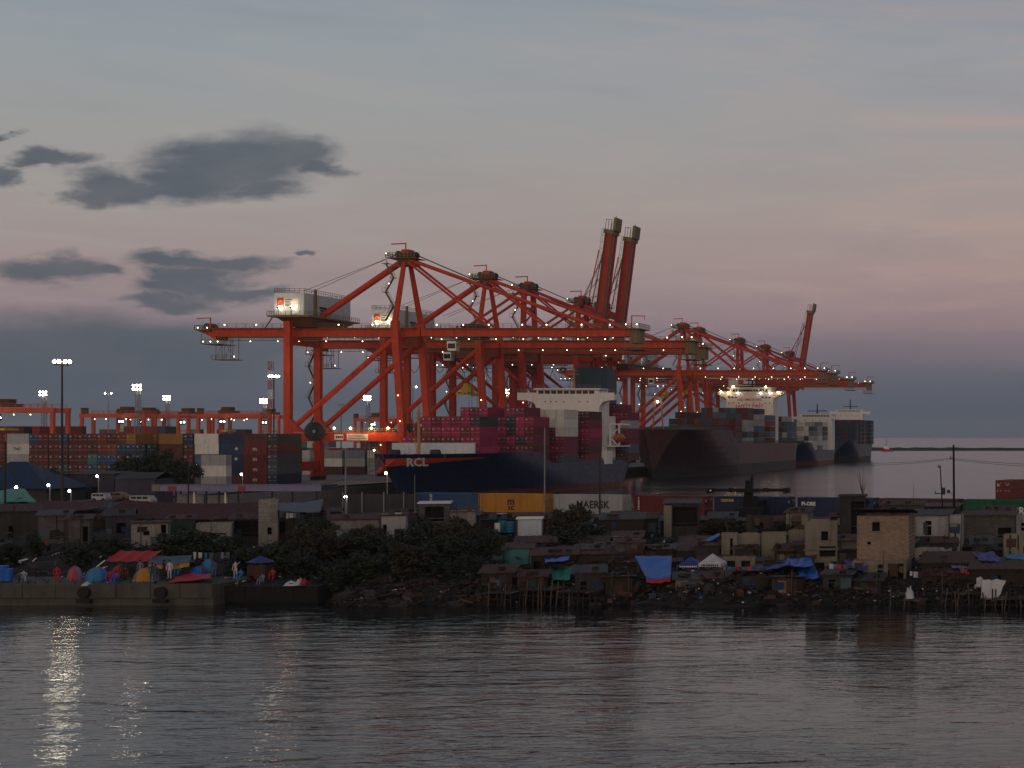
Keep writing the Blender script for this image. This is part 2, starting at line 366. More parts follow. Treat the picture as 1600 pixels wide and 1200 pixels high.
QX = -188.6                                            # quay edge
def ground_z(X, Y):
    if Y > 280 and X < QX: return 3.3
    return 2.0 + 2.0 * min(1, max(0, (Y - 160) / 90.0))
def shore(X): return (5.0 if X < -82 else 5.0 * max(0, (-74 - X) / 8)) + 153.2 - (X + 100) * .028 + 1.6 * math.sin(X * .21) + 1.1 * math.sin(X * .57 + 1)
def gz(X, Y):
    t = (Y - shore(X) + 2) / 8.0
    return -.8 + 2.8 * min(1, max(0, t)) ** .8 + (ground_z(X, Y) - 2.0) * min(1, max(0, t))
def make_ground():
    g = MB(); rows = []
    def back(X):
        if X < QX - .5: return 1215
        return 268 - (X + 105) * .26
    xs = [-2400, -1400, -800, -500, -380, -320, -280, -250, -230, -215, -200, QX - .7, QX, -184] + [-180 + 2.2 * k for k in range(92)] + [60, 110]
    for X in xs:
        y0, y1 = shore(X), back(X); col = []
        for k in range(40):
            if k < 14: Y = y0 - 2 + 14 * (k / 13.0)
            elif k < 34: Y = y0 + 12 + (min(y1, 300) - y0 - 12) * ((k - 13) / 20.0) ** 1.0
            else: Y = min(y1, 300) + (y1 - min(y1, 300)) * ((k - 33) / 6.0) ** 2
            t = (Y - y0 + 2) / 8.0
            z = -.8 + 2.8 * min(1, max(0, t)) ** .8 + (ground_z(X, Y) - 2.0) * min(1, max(0, t))
            if k < 20: z += .28 * math.sin(X * 1.3 + Y * .9) * math.sin(X * .41 - Y * 1.7) + random.uniform(-.13, .13)
            col.append((X, Y, z))
        col.append((X, y1 + .3, -2)); rows.append(col)
    g.grid(rows)
    o = g.build('ground', M['earth']); o.data.flip_normals(); tag(o, 'dark earth bank and port land behind it', kind='structure')
    q = MB(); q.box(-1200, QX + .25, 285, 1220, -2, 3.55)
    q.box(QX + .25, QX + .75, 285, 1220, -2, 3.2)
    tag(q.build('quay', M['quay_concrete']), 'grey concrete quay apron under the cranes', kind='structure')
make_ground()
def breakwater():
    b = MB(); Y = 16 * F / (704 - HZ); rows = []
    for k in range(121):
        X = PX_inv(1352, Y) + k * 9; h = 2.2 + random.uniform(-.5, .5)
        rows.append([(X, Y - 6, -1), (X, Y - 3, h * .7 + random.uniform(-.3, .3)), (X, Y, h + 1.0), (X, Y + 4, h * .8), (X, Y + 8, -1)])
    b.grid(rows)
    tag(b.build('breakwater', M['rock']), 'low dark breakwater of rock crossing the harbour below the horizon', 'breakwater')
def PX_inv(x, Y): return (x - VX) * Y / F
breakwater()

# ---------------------------------------------------------------- ship-to-shore cranes
CX, CZ = -209.0, 3.55                                   # base centre of a crane
XL, XW = -225.0, -193.6                                 # landside and waterside rails
HX, HZ0 = -191.0, 44.6                                  # boom hinge
LAMP = {}
def lamp(parent, p, kind='lamp_small', r=.28):
    if kind == 'lamp_small': r *= .62
    key = (kind, r)
    if key not in LAMP:
        mb = MB(); n = 6
        rings = [[(math.cos(2 * math.pi * k / n) * r * c, math.sin(2 * math.pi * k / n) * r * c, z * r) for k in range(n)] for c, z in ((.5, -.85), (1, 0), (.5, .85))]
        mb.grid(rings, 0, True); mb.add(rings[0], [tuple(range(n))]); mb.add(rings[2], [tuple(range(n))])
        me = mb.mesh('lamp'); me.materials.append(M[kind]); LAMP[key] = me
    o = bpy.data.objects.new('lamp', LAMP[key]); C.objects.link(o); o.parent = parent
    off = Vector((0, 0, 0)); q = parent
    while q: off += q.location; q = q.parent
    o.location = Vector(p) - off; return o
def light(parent, p, power, col=(1, .75, .45), r=.3, typ='POINT'):
    d = bpy.data.lights.new('lamp_light', typ); d.energy = power; d.color = col; d.shadow_soft_size = r
    o = bpy.data.objects.new('lamp_light', d); C.objects.link(o); o.parent = parent
    off = Vector((0, 0, 0)); q = parent
    while q: off += q.location; q = q.parent
    o.location = Vector(p) - off; return o

def stairs(x, y, z0, z1, dx, w=1.0, step=4.2):
    s = MB(); z = z0; k = 0
    while z < z1:
        a, b = (x, x + dx) if k % 2 == 0 else (x + dx, x)
        s.bar((a, y, z), (b, y, z + step), .9, .14); s.bar((a, y - .5, z + 1), (b, y - .5, z + step + 1), .08); s.bar((a, y + .5, z + 1), (b, y + .5, z + step + 1), .08)
        s.box(b - .7, b + .7, y - .7, y + .7, z + step - .1, z + step + .05)
        for i in (-.65, .65): s.bar((b + i, y - .65, z + step), (b + i, y - .65, z + step + 1.1), .07)
        s.bar((b - .65, y - .65, z + step + 1.1), (b + .65, y - .65, z + step + 1.1), .07)
        z += step; k += 1
    return s

def crane(Y, kind, boom_deg, label, trolley_x, spreader_z, house=True, tint=0):
    """kind A: tubular frame with raised white machinery house; kind B: older plate frame"""
    root = thing('ship_to_shore_crane', label, 'crane', (CX, Y, CZ), 'red quay cranes')
    red = M['crane_red'] if kind == 'A' else M['crane_deep_red']; oli = M['olive_steel']
    B = lambda mb, name, mt, par=root, **k: mb.build(name, mt, par, **k)
    yf, yb = Y - 8.2, Y + 8.2
    for y in (yf, yb):
        l = MB()
        if kind == 'A':
            l.bar((XL, y, 14), (XL, y, 47.2), 1.75, 1.75); l.bar((XL + .6, y, 6.6), (XL, y, 14), 1.4, 1.9, 0, 2.3, 2.3)
            l.prism([(XL, y - .85, 17), (XL + 4.2, y - .85, 17), (XL, y - .85, 21.5)], (0, 1.7, 0))
        else:
            l.bar((XL, y, 6.6), (XL, y, 44), 1.9, 1.7)
        B(l, 'landside_leg', red)
        l = MB(); l.bar((XW + .4, y, 6.6), (XW - 2.3, y, 47.4), 1.5, 1.9, 0, 1.9, 1.9)
        B(l, 'waterside_leg', red)
        pb = MB(); pb.box(XL + .9, XW - .9, y - .75, y + .75, 14.5, 16.9); B(pb, 'portal_beam', red)
        br = MB()
        if kind == 'A':
            br.tube((XL + 1.6, y, 18.4), (XW - 2.4, y, 42.6), .72, .72, 10)
        else:
            br.bar((XL + 1, y, 42.4), (XW - .9, y, 18.2), .95, .95)
        B(br, 'brace', red)
    for X in (XL, XW):
        sb = MB(); sb.box(X - .8, X + .8, yf + .9, yb - .9, 6.3, 8.9); B(sb, 'sill_beam', red)
        for y in (yf, yb):
            bg = MB(); bg.prism([(X - .7, y - 4.2, 4.6), (X - .7, y + 4.2, 4.6), (X - .7, y + 1.2, 6.5), (X - .7, y - 1.2, 6.5)], (1.4, 0, 0))
            for k in range(6): bg.tube((X - .25, y - 3.6 + k * 1.44, 4.1), (X + .25, y - 3.6 + k * 1.44, 4.1), .55, .55, 10, 1)
            B(bg, 'bogie', [red, M['dark_steel']])
        cb = MB(); cb.box(X - (2.6 if X == XW else 0) - .8, X - (2.6 if X == XW else 0) + .8, yf + .9, yb - .9, 40.9, 43.2); B(cb, 'cross_beam', red)
    # girder behind the hinge, with its walkways
    gx0 = -248.5 if kind == 'A' else -246
    g = MB()
    for sgn in (-1, 1): g.box(gx0, HX - .3, Y + sgn * 2.6 - .75, Y + sgn * 2.6 + .75, 43.4, 45.8)
    for k in range(8): X = gx0 + 1.2 + k * 8; g.box(X, X + .9, Y - 1.9, Y + 1.9, 43.8, 45.2)
    gi = B(g, 'girder', red)
    w = MB(); w.box(gx0, HX - 1, Y - 4.6, Y - 3.45, 45.5, 45.6); w.rail([(gx0, Y - 4.6, 45.6), (HX - 1, Y - 4.6, 45.6)], 1.15, 2.4, .05)
    w.box(gx0 + 2, HX - 1, Y - 3.9, Y - 3.2, 42.2, 42.34); w.rail([(gx0 + 2, Y - 3.9, 42.3), (HX - 1, Y - 3.9, 42.3)], 1.0, 3.0, .05)
    B(w, 'walkway', oli, gi)
    for k in range(7): lamp(root, (gx0 + 4 + k * 8.1 + random.uniform(-1, 1), Y - 4.7, 46.5))
    for k in range(6): lamp(root, (gx0 + 9 + k * 8 + random.uniform(-2, 2), Y - 4.0, 42.0), 'lamp_small', .22)
    e = MB(); x = gx0 - 4.2
    e.box(x, gx0, Y - 4.5, Y + 4.5, 45.0, 45.25, 1); e.rail([(x, Y - 4.5, 45.2), (gx0, Y - 4.5, 45.2)], 1.2, 1, .06, 1); e.rail([(x, Y - 4.5, 45.2), (x, Y + 4.5, 45.2)], 1.2, 1.2, .06, 1)
    e.tube((x + 2, Y - 2, 46.2), (x + 2, Y - .4, 46.2), .95, .95, 10, 2); e.tube((x + 2, Y + .4, 46.2), (x + 2, Y + 2, 46.2), .95, .95, 10, 2)
    e.bar((gx0 - .6, Y - 3, 45), (gx0 - .6, Y - 3, 48.6), .25, .25, 0); e.bar((gx0 - .6, Y - 3, 48.5), (gx0 - 4.4, Y - 3, 48.3), .22, .22, 0)
    e.prism([(x, Y - 3, 45), (gx0 + 1, Y - 3, 45), (gx0 + 1, Y - 3, 42.4), (x + 2.6, Y - 3, 43.8)], (0, 6, 0), 0)
    e.box(x + 1.6, gx0 + 2.4, Y - 4.2, Y + 4.2, 41.2, 41.35, 1); e.rail([(x + 1.6, Y - 4.2, 41.3), (gx0 + 2.4, Y - 4.2, 41.3)], 1.2, 1.1, .06, 1)
    for i in (x + 1.8, gx0 + 2.2): e.bar((i, Y - 4.1, 41.3), (i, Y - 4.1, 45), .12, .12, 1)
    B(e, 'tail_platform', [red, oli, M['dark_steel']], gi)
    for k in range(3): lamp(root, (x + 2.4 + k * 2.0, Y - 4.5, 41.9), 'lamp_small', .24)
    for k in range(2): lamp(root, (x + 1 + k * 2.6, Y - 4.6, 45.7), 'lamp_small', .24)
    cg = MB(); cx = gx0 + 1.2                        # maintenance cage hung under the girder
    for i in (0, 2.4, 4.6):
        for j in (-1.5, 1.5): cg.bar((cx + i, Y + j - 2, 37), (cx + i, Y + j - 2, 43), .12)
    cg.box(cx - .8, cx + 5.4, Y - 4.2, Y + .2, 36.9, 37.05); cg.rail([(cx - .8, Y - 4.2, 37), (cx + 5.4, Y - 4.2, 37)], 1.2, 1, .05)
    for a, b in ((0, 2.4), (2.4, 4.6), (4.6, 2.4)): cg.bar((cx + a, Y - 3.5, 37.2), (cx + b, Y - 3.5, 42.6), .09)
    B(cg, 'hanging_cage', oli, gi); lamp(root, (cx + 5.4, Y - 4.3, 37.8), 'lamp_small', .24)
    # boom
    H = Vector((HX, Y, HZ0)); tip = -133.5 if kind == 'A' else (-139.0 if boom_deg < 20 else -143.5)
    b = MB()
    hh = 1.15 if kind == 'A' else 1.3
    for sgn in (-1, 1): b.box(HX, tip, Y + sgn * 2.6 - .75, Y + sgn * 2.6 + .75, HZ0 - hh, HZ0 + hh)
    k = HX + 4
    while k < tip: b.box(k, k + .8, Y - 1.9, Y + 1.9, HZ0 - .9, HZ0 + .6); k += 7
    if boom_deg > 20: b.box(HX + 1, tip - 1, Y - 1.9, Y + 1.9, HZ0 - 1.0, HZ0 - .7)
    bm = B(b, 'boom', red, org=H)
    H0 = H
    def BB(mb, name, mt):
        o = mb.build(name, mt, bm); return o
    w = MB(); w.box(HX + 1, tip, Y - 4.6, Y - 3.45, 45.5, 45.6); w.rail([(HX + 1, Y - 4.6, 45.6), (tip, Y - 4.6, 45.6)], 1.15, 2.4, .05)
    w.box(HX + 1, tip - 1, Y - 3.9, Y - 3.2, 42.2, 42.34); w.rail([(HX + 1, Y - 3.9, 42.3), (tip - 1, Y - 3.9, 42.3)], 1.0, 3.0, .05)
    BB(w, 'boom_walkway', oli)
    if boom_deg > 20:
        t = MB(); t.box(tip - 1.6, tip - .2, Y - 3.9, Y + 3.9, HZ0 - 1.7, HZ0 + 1.7); t.box(tip - .2, tip + 4.6, Y - 3.4, Y + 3.4, HZ0 - 2.3, HZ0 - 1.3)
        for q in (-.6, .4, 1.4): t.bar((tip - .2, Y - 3.4, HZ0 + q), (tip + 3.6, Y - 3.4, HZ0 + q), .16); t.bar((tip - .2, Y + 3.4, HZ0 + q), (tip + 3.6, Y + 3.4, HZ0 + q), .16)
        t.bar((tip + 3.6, Y - 3.4, HZ0 - .8), (tip + 3.6, Y - 3.4, HZ0 + 1.6), .16); t.bar((tip + 4.2, Y, HZ0 - 1.3), (tip + 5.6, Y, HZ0 - 1.0), .12)
    else:
        t = MB(); t.box(tip - 1.5, tip + 3.2, Y - 5, Y + 5, 45.4, 45.6); t.rail([(tip - 1.5, Y - 5, 45.6), (tip + 3.2, Y - 5, 45.6), (tip + 3.2, Y + 5, 45.6)], 1.3, 1, .06)
        t.box(tip, tip + 2.2, Y - 3.5, Y + 3.5, 41.6, 45.4)
        for i in (tip - 1, tip + 1, tip + 3): t.bar((i, Y - 4.6, 39.8), (i, Y - 4.6, 45.4), .16)
        t.box(tip - 1.6, tip + 3.4, Y - 5, Y + 5, 39.7, 39.85); t.rail([(tip - 1.6, Y - 5, 39.8), (tip + 3.4, Y - 5, 39.8)], 1.2, 1, .06)
        t.bar((tip + .5, Y - 3, 45.5), (tip + .5, Y - 3, 49.2), .25, .25, 1); t.bar((tip + .5, Y - 3, 49.1), (tip + 4.2, Y - 3, 49.0), .24, .24, 1); t.bar((tip + 4, Y - 3, 49), (tip + 4, Y - 3, 48), .12, .12, 1)
        
    BB(t, 'boom_tip_platform', [oli, red])
    if boom_deg < 20:
        for k in range(7): lamp(bm, (HX + 4 + k * 8 + random.uniform(-1, 1), Y - 4.7, 46.5))
        for k in range(2): lamp(bm, (tip - .5 + 3 * k, Y - 5, 46.6))
        st = 3.2 if kind == 'B' else 7.5; k = HX + 6
        while k < tip - 2:
            lamp(bm, (k, Y - 4.0, 42.6 if kind == 'A' else 45.6), 'lamp_small', .22); k += st
    bm.rotation_euler = (0, -R(boom_deg), 0)
    # mast
    AZ = 64.6
    for y, ya in ((yf, Y - 1.6), (yb, Y + 1.6)):
        a = MB()
        if kind == 'A': a.tube((XW - 2.3, y, 47.2), (-196.2, ya, AZ), .82, .62, 10)
        else: a.bar((XW - 2.3, Y + (y - Y) * .72, 45.8), (-196.2, Y + (y - Y) * .5, AZ), 1.5, 1.3)
        B(a, 'mast_leg', red)
    if kind == 'B':
        a = MB()
        for z in (52, 58, 63.8): a.box(-197, -195.4, Y - 5.2, Y + 5.2, z, z + .9)
        a.bar((-196.2, Y - 5, 52.8), (-196.2, Y + 5, 58), .4); B(a, 'mast_tie', red)
    hd = MB(); yw = 2.4 if kind == 'A' else 4.6
    hd.box(-197.6, -194.6, Y - yw, Y + yw, 63.2, 66.4, 1); hd.prism([(-198.8, Y - 1.6, 63), (-193.2, Y - 1.6, 63), (-195, Y - 1.6, 67.6), (-197, Y - 1.6, 67.6)], (0, 3.2, 0), 0)
    for X in (-194.4, -197.9):
        for y in (-1.4, 1.4): hd.tube((X, Y + y - .3, 66.2), (X, Y + y + .3, 66.2), 1.0, 1.0, 12, 2)
    hd.box(-200.6, -192.6, Y - 3.6, Y + 3.6, 65.0, 65.15, 3); hd.rail([(-192.6, Y - 3.6, 65.1), (-200.6, Y - 3.6, 65.1), (-200.6, Y + 3.6, 65.1)], 1.3, 1, .07, 3)
    hd.bar((-200.4, Y - 3.4, 63.6), (-197, Y - 2, 62.6), .2, .2, 3)
    hd.bar((-196.6, Y, 67), (-196.6, Y, 69.6), .25, .25, 0); hd.bar((-196.5, Y, 69.4), (-200.6, Y, 69.2), .3, .3, 0)
    B(hd, 'mast_head', [red, M['crane_brown'], M['dark_steel'], oli])
    lamp(root, (-200.4, Y - 3.7, 66.2), 'lamp_small', .22)
    for sg in ((0,) if kind == 'A' else (-1, 1)):
        a = MB(); y = Y + sg * 4.2
        if kind == 'A': a.tube((-197.5, y, 64.4), (XL + .4, y, 45.9), .85, .85, 10)
        else: a.bar((-197, Y + sg * 4, 64.4), (XL + .4, y, 45.9), .7, .7)
        B(a, 'back_stay', red)
    if boom_deg < 20:
        for sg in (-1, 1):
            a = MB(); y = Y + sg * 2.2; r = .42 if kind == 'A' else .36
            a.tube((-194.8, y, 64.6), (-143 if kind == 'A' else -148, y, 46.0), r, r, 8); B(a, 'outer_fore_stay', red)
            a = MB(); a.tube((-194.8, y, 63.8), (-172.5, y, 46.0), r * .8, r * .8, 8); B(a, 'inner_fore_stay', red)
        a = MB()
        for y in (-.9, .9): a.tube((-194.2, Y + y, 66.4), (-150, Y + y, 47.4), .09, .09, 4)
        a.tube((-198, Y, 66.6), (-224, Y - 2, 56), .06, .06, 4); a.tube((-198, Y, 66.8), (-224, Y + 2, 56), .06, .06, 4)
        B(a, 'hoist_rope', M['cable_dark'])
    else:
        a = MB(); cs, sn = math.cos(R(boom_deg)), math.sin(R(boom_deg))
        for d, off in ((38, 2.0), (38, 3.0), (30, 2.2)):
            q = (HX + cs * d - sn * 2.0, Y + (off - 2.4), HZ0 + sn * d + cs * 2.0); a.tube((-196, Y + off - 2.4, 66.4), q, .11, .11, 4)
        B(a, 'hoist_rope', M['cable_dark'])
        for sg in (-1, 1):
            a = MB(); q = (HX + cs * 40 - sn * 3.2, Y + sg * 2.2, HZ0 + sn * 40); p2 = (HX - sn * 3.4 + cs * 4, Y + sg * 2.2, HZ0 + 18)
            a.bar(p2, q, .3); a.bar((-195, Y + sg * 2.2, 64), p2, .45); B(a, 'fore_stay', red)
        for yl in (Y - 3, Y + 2):
            a = MB(); a.prism([(-196, yl, 64.8), (HX + cs * 19 - 1, yl, 62.5), (HX + cs * 19 - 1, yl, 61), (-196, yl, 61)], (0, 1, 0)); B(a, 'boom_latch', red)
    B(stairs(-199.2, yf + 1.6, 47.5, 63, 2.2, step=3.9), 'mast_stairs', oli)
    B(stairs(XL - 2.6, yb - .2, 18, 42, 1.9, step=4.4), 'leg_stairs', oli)
    lamp(root, (XL - 1.6, yb - 1.2, 31), 'lamp_small', .22); lamp(root, (XL - 1.6, yb - 1.2, 22), 'lamp_small', .22); lamp(root, (-197.6, yf, 57.5), 'lamp_small', .22)
    lamp(root, (XW - 1, yf - 1.1, 27), 'lamp_small', .22); lamp(root, (XW - .5, yf - 1.1, 20), 'lamp_small', .22)
    # machinery house
    y0, y1 = (Y - 8.8, Y + 17.5) if kind == 'A' else (Y - 6, Y + 8)
    z0, z1 = (48.9, 54.9) if kind == 'A' else (46.3, 51.5)
    x0, x1 = -228.4, -220.3
    h = MB(); h.box(x0, x1, y0, y1, z0, z1, 1); h.box(x0 + .02, x1 - .02, y0 - .06, y0, z0 + .1, z1 - .1, 0)
    k = x0 + .6
    while k < x1: h.box(k, k + .12, y0 - .10, y0 - .06, z0 + .1, z1 - .1, 0); k += .9
    k = y0 + 1
    while k < y1: h.box(x1, x1 + .05, k, k + .14, z0 + .1, z1 - .1, 1); k += 1.1
    ho = B(h, 'machinery_house', [M['house_white'], M['house_side']])
    pf = MB(); pf.box(x0 - 1.3, x1 + 2.0, y0 - 1.5, y1 + 1.3, z0 - .6, z0 - .15)
    pf.rail([(x0 - 1.3, y1, z0 - .15), (x0 - 1.3, y0 - 1.5, z0 - .15), (x1 + 2, y0 - 1.5, z0 - .15), (x1 + 2, y1 + 1.3, z0 - .15)], 1.1, 1.2, .045)
    pf.rail([(x0, y0, z1), (x1, y0, z1), (x1, y1, z1), (x0, y1, z1), (x0, y0, z1)], 1.2, 1.3, .045)
    pf.box(x1 + .1, x1 + .5, y0 + 5, y0 + 6, z0, z1 + 1.4); B(pf, 'house_platform', oli, ho)
    su = MB(); su.grid([[(x0 + 3.2, Y - 6.4, 45.8), (x1 + 1.4, Y - 6.4, 45.8), (x1 + 1.4, Y + 8, 45.8), (x0 + 3.2, Y + 8, 45.8)], [(x0 + .4, y0, z0 - .6), (x1 + 1.4, y0, z0 - .6), (x1 + 1.4, y1, z0 - .6), (x0 + .4, y1, z0 - .6)]], 0, True)
    su.bar((x0 - 1, Y - 8, z0 - .6), (x0 - 5, Y - 4, 45.8), .22); su.bar((x1 + 1, Y + 10, z0 - .6), (x1 + 6, Y + 4, 45.8), .22)
    B(su, 'house_support', M['crane_brown'], ho)
    if kind == 'A':
        s = MB(); s.box(x0 + 2.6, x0 + 6.6, y0 - .16, y0 - .10, z0 + 1.9, z0 + 4.6, 0); s.box(x0 + .8, x0 + 2.6, y0 - .17, y0 - .10, z0 + 1.9, z0 + 4.6, 1)
        for zz, l in ((4.05, 2.0), (3.4, 1.4), (2.8, 3.2), (2.4, 1.2)): s.box(x0 + 2.9, x0 + 2.9 + l, y0 - .175, y0 - .16, z0 + zz, z0 + zz + .22, 2)
        s.box(x0 + .95, x0 + 2.4, y0 - .19, y0 - .17, z0 + 2.15, z0 + 2.5, 0)
        for k in range(7):
            t0, t1 = math.pi * k / 7, math.pi * (k + 1) / 7
            s.bar((x0 + 1.7 - math.cos(t0) * .55, y0 - .18, z0 + 3.0 + math.sin(t0) * .8), (x0 + 1.7 - math.cos(t1) * .55, y0 - .18, z0 + 3.0 + math.sin(t1) * .8), .06, .14, 0)
        B(s, 'house_sign', [M['sign_white'], M['emblem_red'], M['ink']], ho)
        s = MB(); s.box(x1 + .06, x1 + .09, y0 + 8.2, y0 + 12.2, z0 + 2.2, z0 + 2.9); s.box(x1 + .06, x1 + .09, y0 + 8.6, y0 + 11.4, z0 + 1.6, z0 + 2.0); B(s, 'house_lettering', M['ink'], ho)
        for dx in (1.8, 5.4):
            s = MB(); s.bar((x0 + dx, y0 - 1.5, z0 - .1), (x0 + dx, y0 - 1.5, z0 + 1.75), .13); s.prism([(x0 + dx - .38, y0 - 1.7, z0 + 1.75), (x0 + dx + .38, y0 - 1.7, z0 + 1.75), (x0 + dx + .38, y0 - 1.35, z0 + 2.0), (x0 + dx - .38, y0 - 1.35, z0 + 2.0)], (0, -.1, .12)); B(s, 'flood_lamp_post', M['dark_steel'], ho)
            lamp(root, (x0 + dx, y0 - 1.15, z0 + 2.0), 'lamp_white', .30); light(root, (x0 + dx, y0 - 1.0, z0 + 2.25), 110, (1, .80, .42), .15)
    # trolley, cab, spreader
    if trolley_x is not None:
        t = MB(); tx = trolley_x; t.box(tx - 3, tx + 3, Y - 3.2, Y + 3.2, 42.6, 43.6, 0); t.box(tx - 2, tx + 1.4, Y - 2.6, Y + 2.6, 46, 46.9, 0); t.box(tx - 3.2, tx + 3.4, Y - 4.7, Y - 3.3, 41.0, 41.15, 1)
        t.rail([(tx - 3.2, Y - 4.7, 41.1), (tx + 3.4, Y - 4.7, 41.1)], 1.2, 1, .05, 1)
        for X in (tx - 2.5, tx + 2.5): t.tube((X, Y - 2.2, 46.3), (X, Y + 2.2, 46.3), .6, .6, 10, 0)
        to = B(t, 'trolley', [M['dark_steel'], oli])
        c = MB(); c.prism([(tx - 5.6, Y - 4.6, 39.4), (tx - 3.4, Y - 4.6, 39.4), (tx - 3.2, Y - 4.6, 42), (tx - 5.8, Y - 4.6, 42)], (0, 2.6, 0), 0); c.box(tx - 5.5, tx - 3.5, Y - 4.66, Y - 4.6, 40, 41.4, 1); B(c, 'operator_cab', [M['sign_white'], M['pane_dark']], to)
        s = MB(); z = spreader_z
        for i in (-2.2, 2.2):
            for j in (-1, 1): s.tube((tx + i * .7, Y + j, 43), (tx + i * .5, Y + j, z + 2.6), .05, .05, 4, 1)
        s.box(tx - 1.2, tx + 1.2, Y - 3.2, Y + 3.2, z, z + .7, 0); s.box(tx - 1.5, tx + 1.5, Y - 1.6, Y + 1.6, z + .7, z + 2.0, 0); s.prism([(tx - 1.2, Y - 1.3, z + 2), (tx + 1.2, Y - 1.3, z + 2), (tx + .6, Y - 1.3, z + 3.4), (tx - .6, Y - 1.3, z + 3.4)], (0, 2.6, 0), 0)
        for j in (-6.0, 5.6): s.box(tx - 1.25, tx + 1.25, Y + j, Y + j + .4, z - .5, z + .5, 0)
        s.box(tx - .5, tx + .5, Y - 6, Y + 6, z + .1, z + .5, 0)
        B(s, 'spreader', [M['text_yellow'], M['cable_dark']], to)
    if kind == 'A':
        rl = MB(); rx = XL + 8.0
        for k in range(24):
            a0 = 2 * math.pi * k / 24; rl.bar((rx, yf - 1.6, 17.2), (rx + math.cos(a0) * 2.6, yf - 1.6, 17.2 + math.sin(a0) * 2.6), .1, .34)
        for rr in (2.6, 1.9, 1.2):
            for k in range(24):
                a0, a1 = 2 * math.pi * k / 24, 2 * math.pi * (k + 1) / 24
                rl.bar((rx + math.cos(a0) * rr, yf - 1.6, 17.2 + math.sin(a0) * rr), (rx + math.cos(a1) * rr, yf - 1.6, 17.2 + math.sin(a1) * rr), .5, .16)
        rl.tube((rx, yf - 1.4, 17.2), (rx, yf - 1.2, 17.2), 2.45, 2.45, 24); rl.tube((rx, yf - 2.0, 17.2), (rx, yf - .8, 17.2), .5, .5, 12, 1); B(rl, 'cable_reel', [M['cable_dark'], M['grey_steel']])
        s = MB(); s.box(-212, -209.6, yf - .82, yf - .76, 14.9, 16.4); s.box(-208.6, -202.9, yf - .82, yf - .76, 14.8, 16.5)
        for zz in (15.1, 15.6, 16.1): s.box(-208.3, -203.3 - (zz - 15) * .6, yf - .84, yf - .82, zz, zz + .2, 1)
        for k in range(4): s.box(-211.6 + k * .5, -211.2 + k * .5, yf - .84, yf - .82, 15.4, 15.95, 1)
        B(s, 'safety_sign', [M['sign_white'], M['ink']])
        rl = MB(); rl.rail([(XL + 11, yf - .7, 16.9), (XW - 1, yf - .7, 16.9)], 1.1, 1.6, .05); rl.rail([(XL + 2, yf + .7, 16.9), (XW - 1, yf + .7, 16.9)], 1.1, 1.6, .05); B(rl, 'beam_railing', oli)
        for X in (-212, -207.6, -201.9, -197.4): lamp(root, (X, yf - .9, 18.1), 'lamp_warm', .30)
        ck = MB(); ck.box(XL - 4.6, XL - 1.2, yf - 1, yf + 1, 12.3, 12.45); ck.rail([(XL - 4.6, yf - 1, 12.4), (XL - 1.2, yf - 1, 12.4)], 1.1, .8, .05)
        ck.box(XL - 4, XL - 1.4, yf - .9, yf + .9, 8.0, 8.1); ck.rail([(XL - 4, yf - .9, 8), (XL - 1.4, yf - .9, 8)], 1.1, .8, .05)
        for i in (XL - 4, XL - 1.6): ck.bar((i, yf - .9, 3.6), (i, yf - .9, 13), .14)
        B(ck, 'checker_platform', oli); lamp(root, (XL - 2.4, yf - 1.2, 11.6), 'lamp_warm', .26); lamp(root, (XL - .4, yf - 1.2, 13.2), 'lamp_small', .24); lamp(root, (XL + 4, yf - 1.2, 12.6), 'lamp_small', .24)
    else:
        f = MB()                                        # festoon loops
        for k in range(9):
            X = -243 + k * 4.2; pts = [(X + 4.2 * t / 8, Y - 4.4, 41.6 - 4.6 * math.sin(math.pi * t / 8) ** .8) for t in range(9)]; f.path(pts, .09, 4)
        f.box(-245, -200, Y - 4.6, Y - 4.2, 41.6, 41.9); B(f, 'festoon_cable', M['cable_dark'])
    return root

# distance of each crane along the quay, from the photo's apex positions
cA1 = crane(444, 'A', 0, 'nearest red crane, white machinery house with lit red emblem, boom over the navy ship', -177.5, 20.5)
cA2 = crane(501, 'A', 0, 'second red crane, lit emblem house half hidden behind the nearest crane mast', -202.5, 29)
cB1 = crane(536, 'B', 0, 'third crane from the left, deep red square mast and lowered boom with lamp row', None, 0)
cB2 = crane(590, 'B', 83, 'deep red crane with the taller and left one of the paired raised booms', None, 0)
cB3 = crane(613, 'B', 83, 'deep red crane with the shorter and right one of the paired raised booms', None, 0)
cA3 = crane(728, 'A', 0, 'red crane with lowered boom left of the pair of masts behind the red ship', -205, 34)
cA4 = crane(756, 'A', 0, 'red crane with lowered boom right of the pair of masts behind the red ship', -203, 36)
cB4 = crane(838, 'B', 0, 'far deep red crane whose boom tip passes above the grey ship', None, 0)
cB5 = crane(900, 'B', 0, 'farther crane with low lamp-dotted boom over the blue hulled ship', None, 0)
cB6 = crane(968, 'B', 81, 'far crane with the single raised boom on the right', None, 0)
for x, pw in ((-207.6, 250), (-201.9, 520), (-197.4, 250)): light(cA1, (x, 444 - 10.2, 18.0), pw, (1, .55, .18), .3)
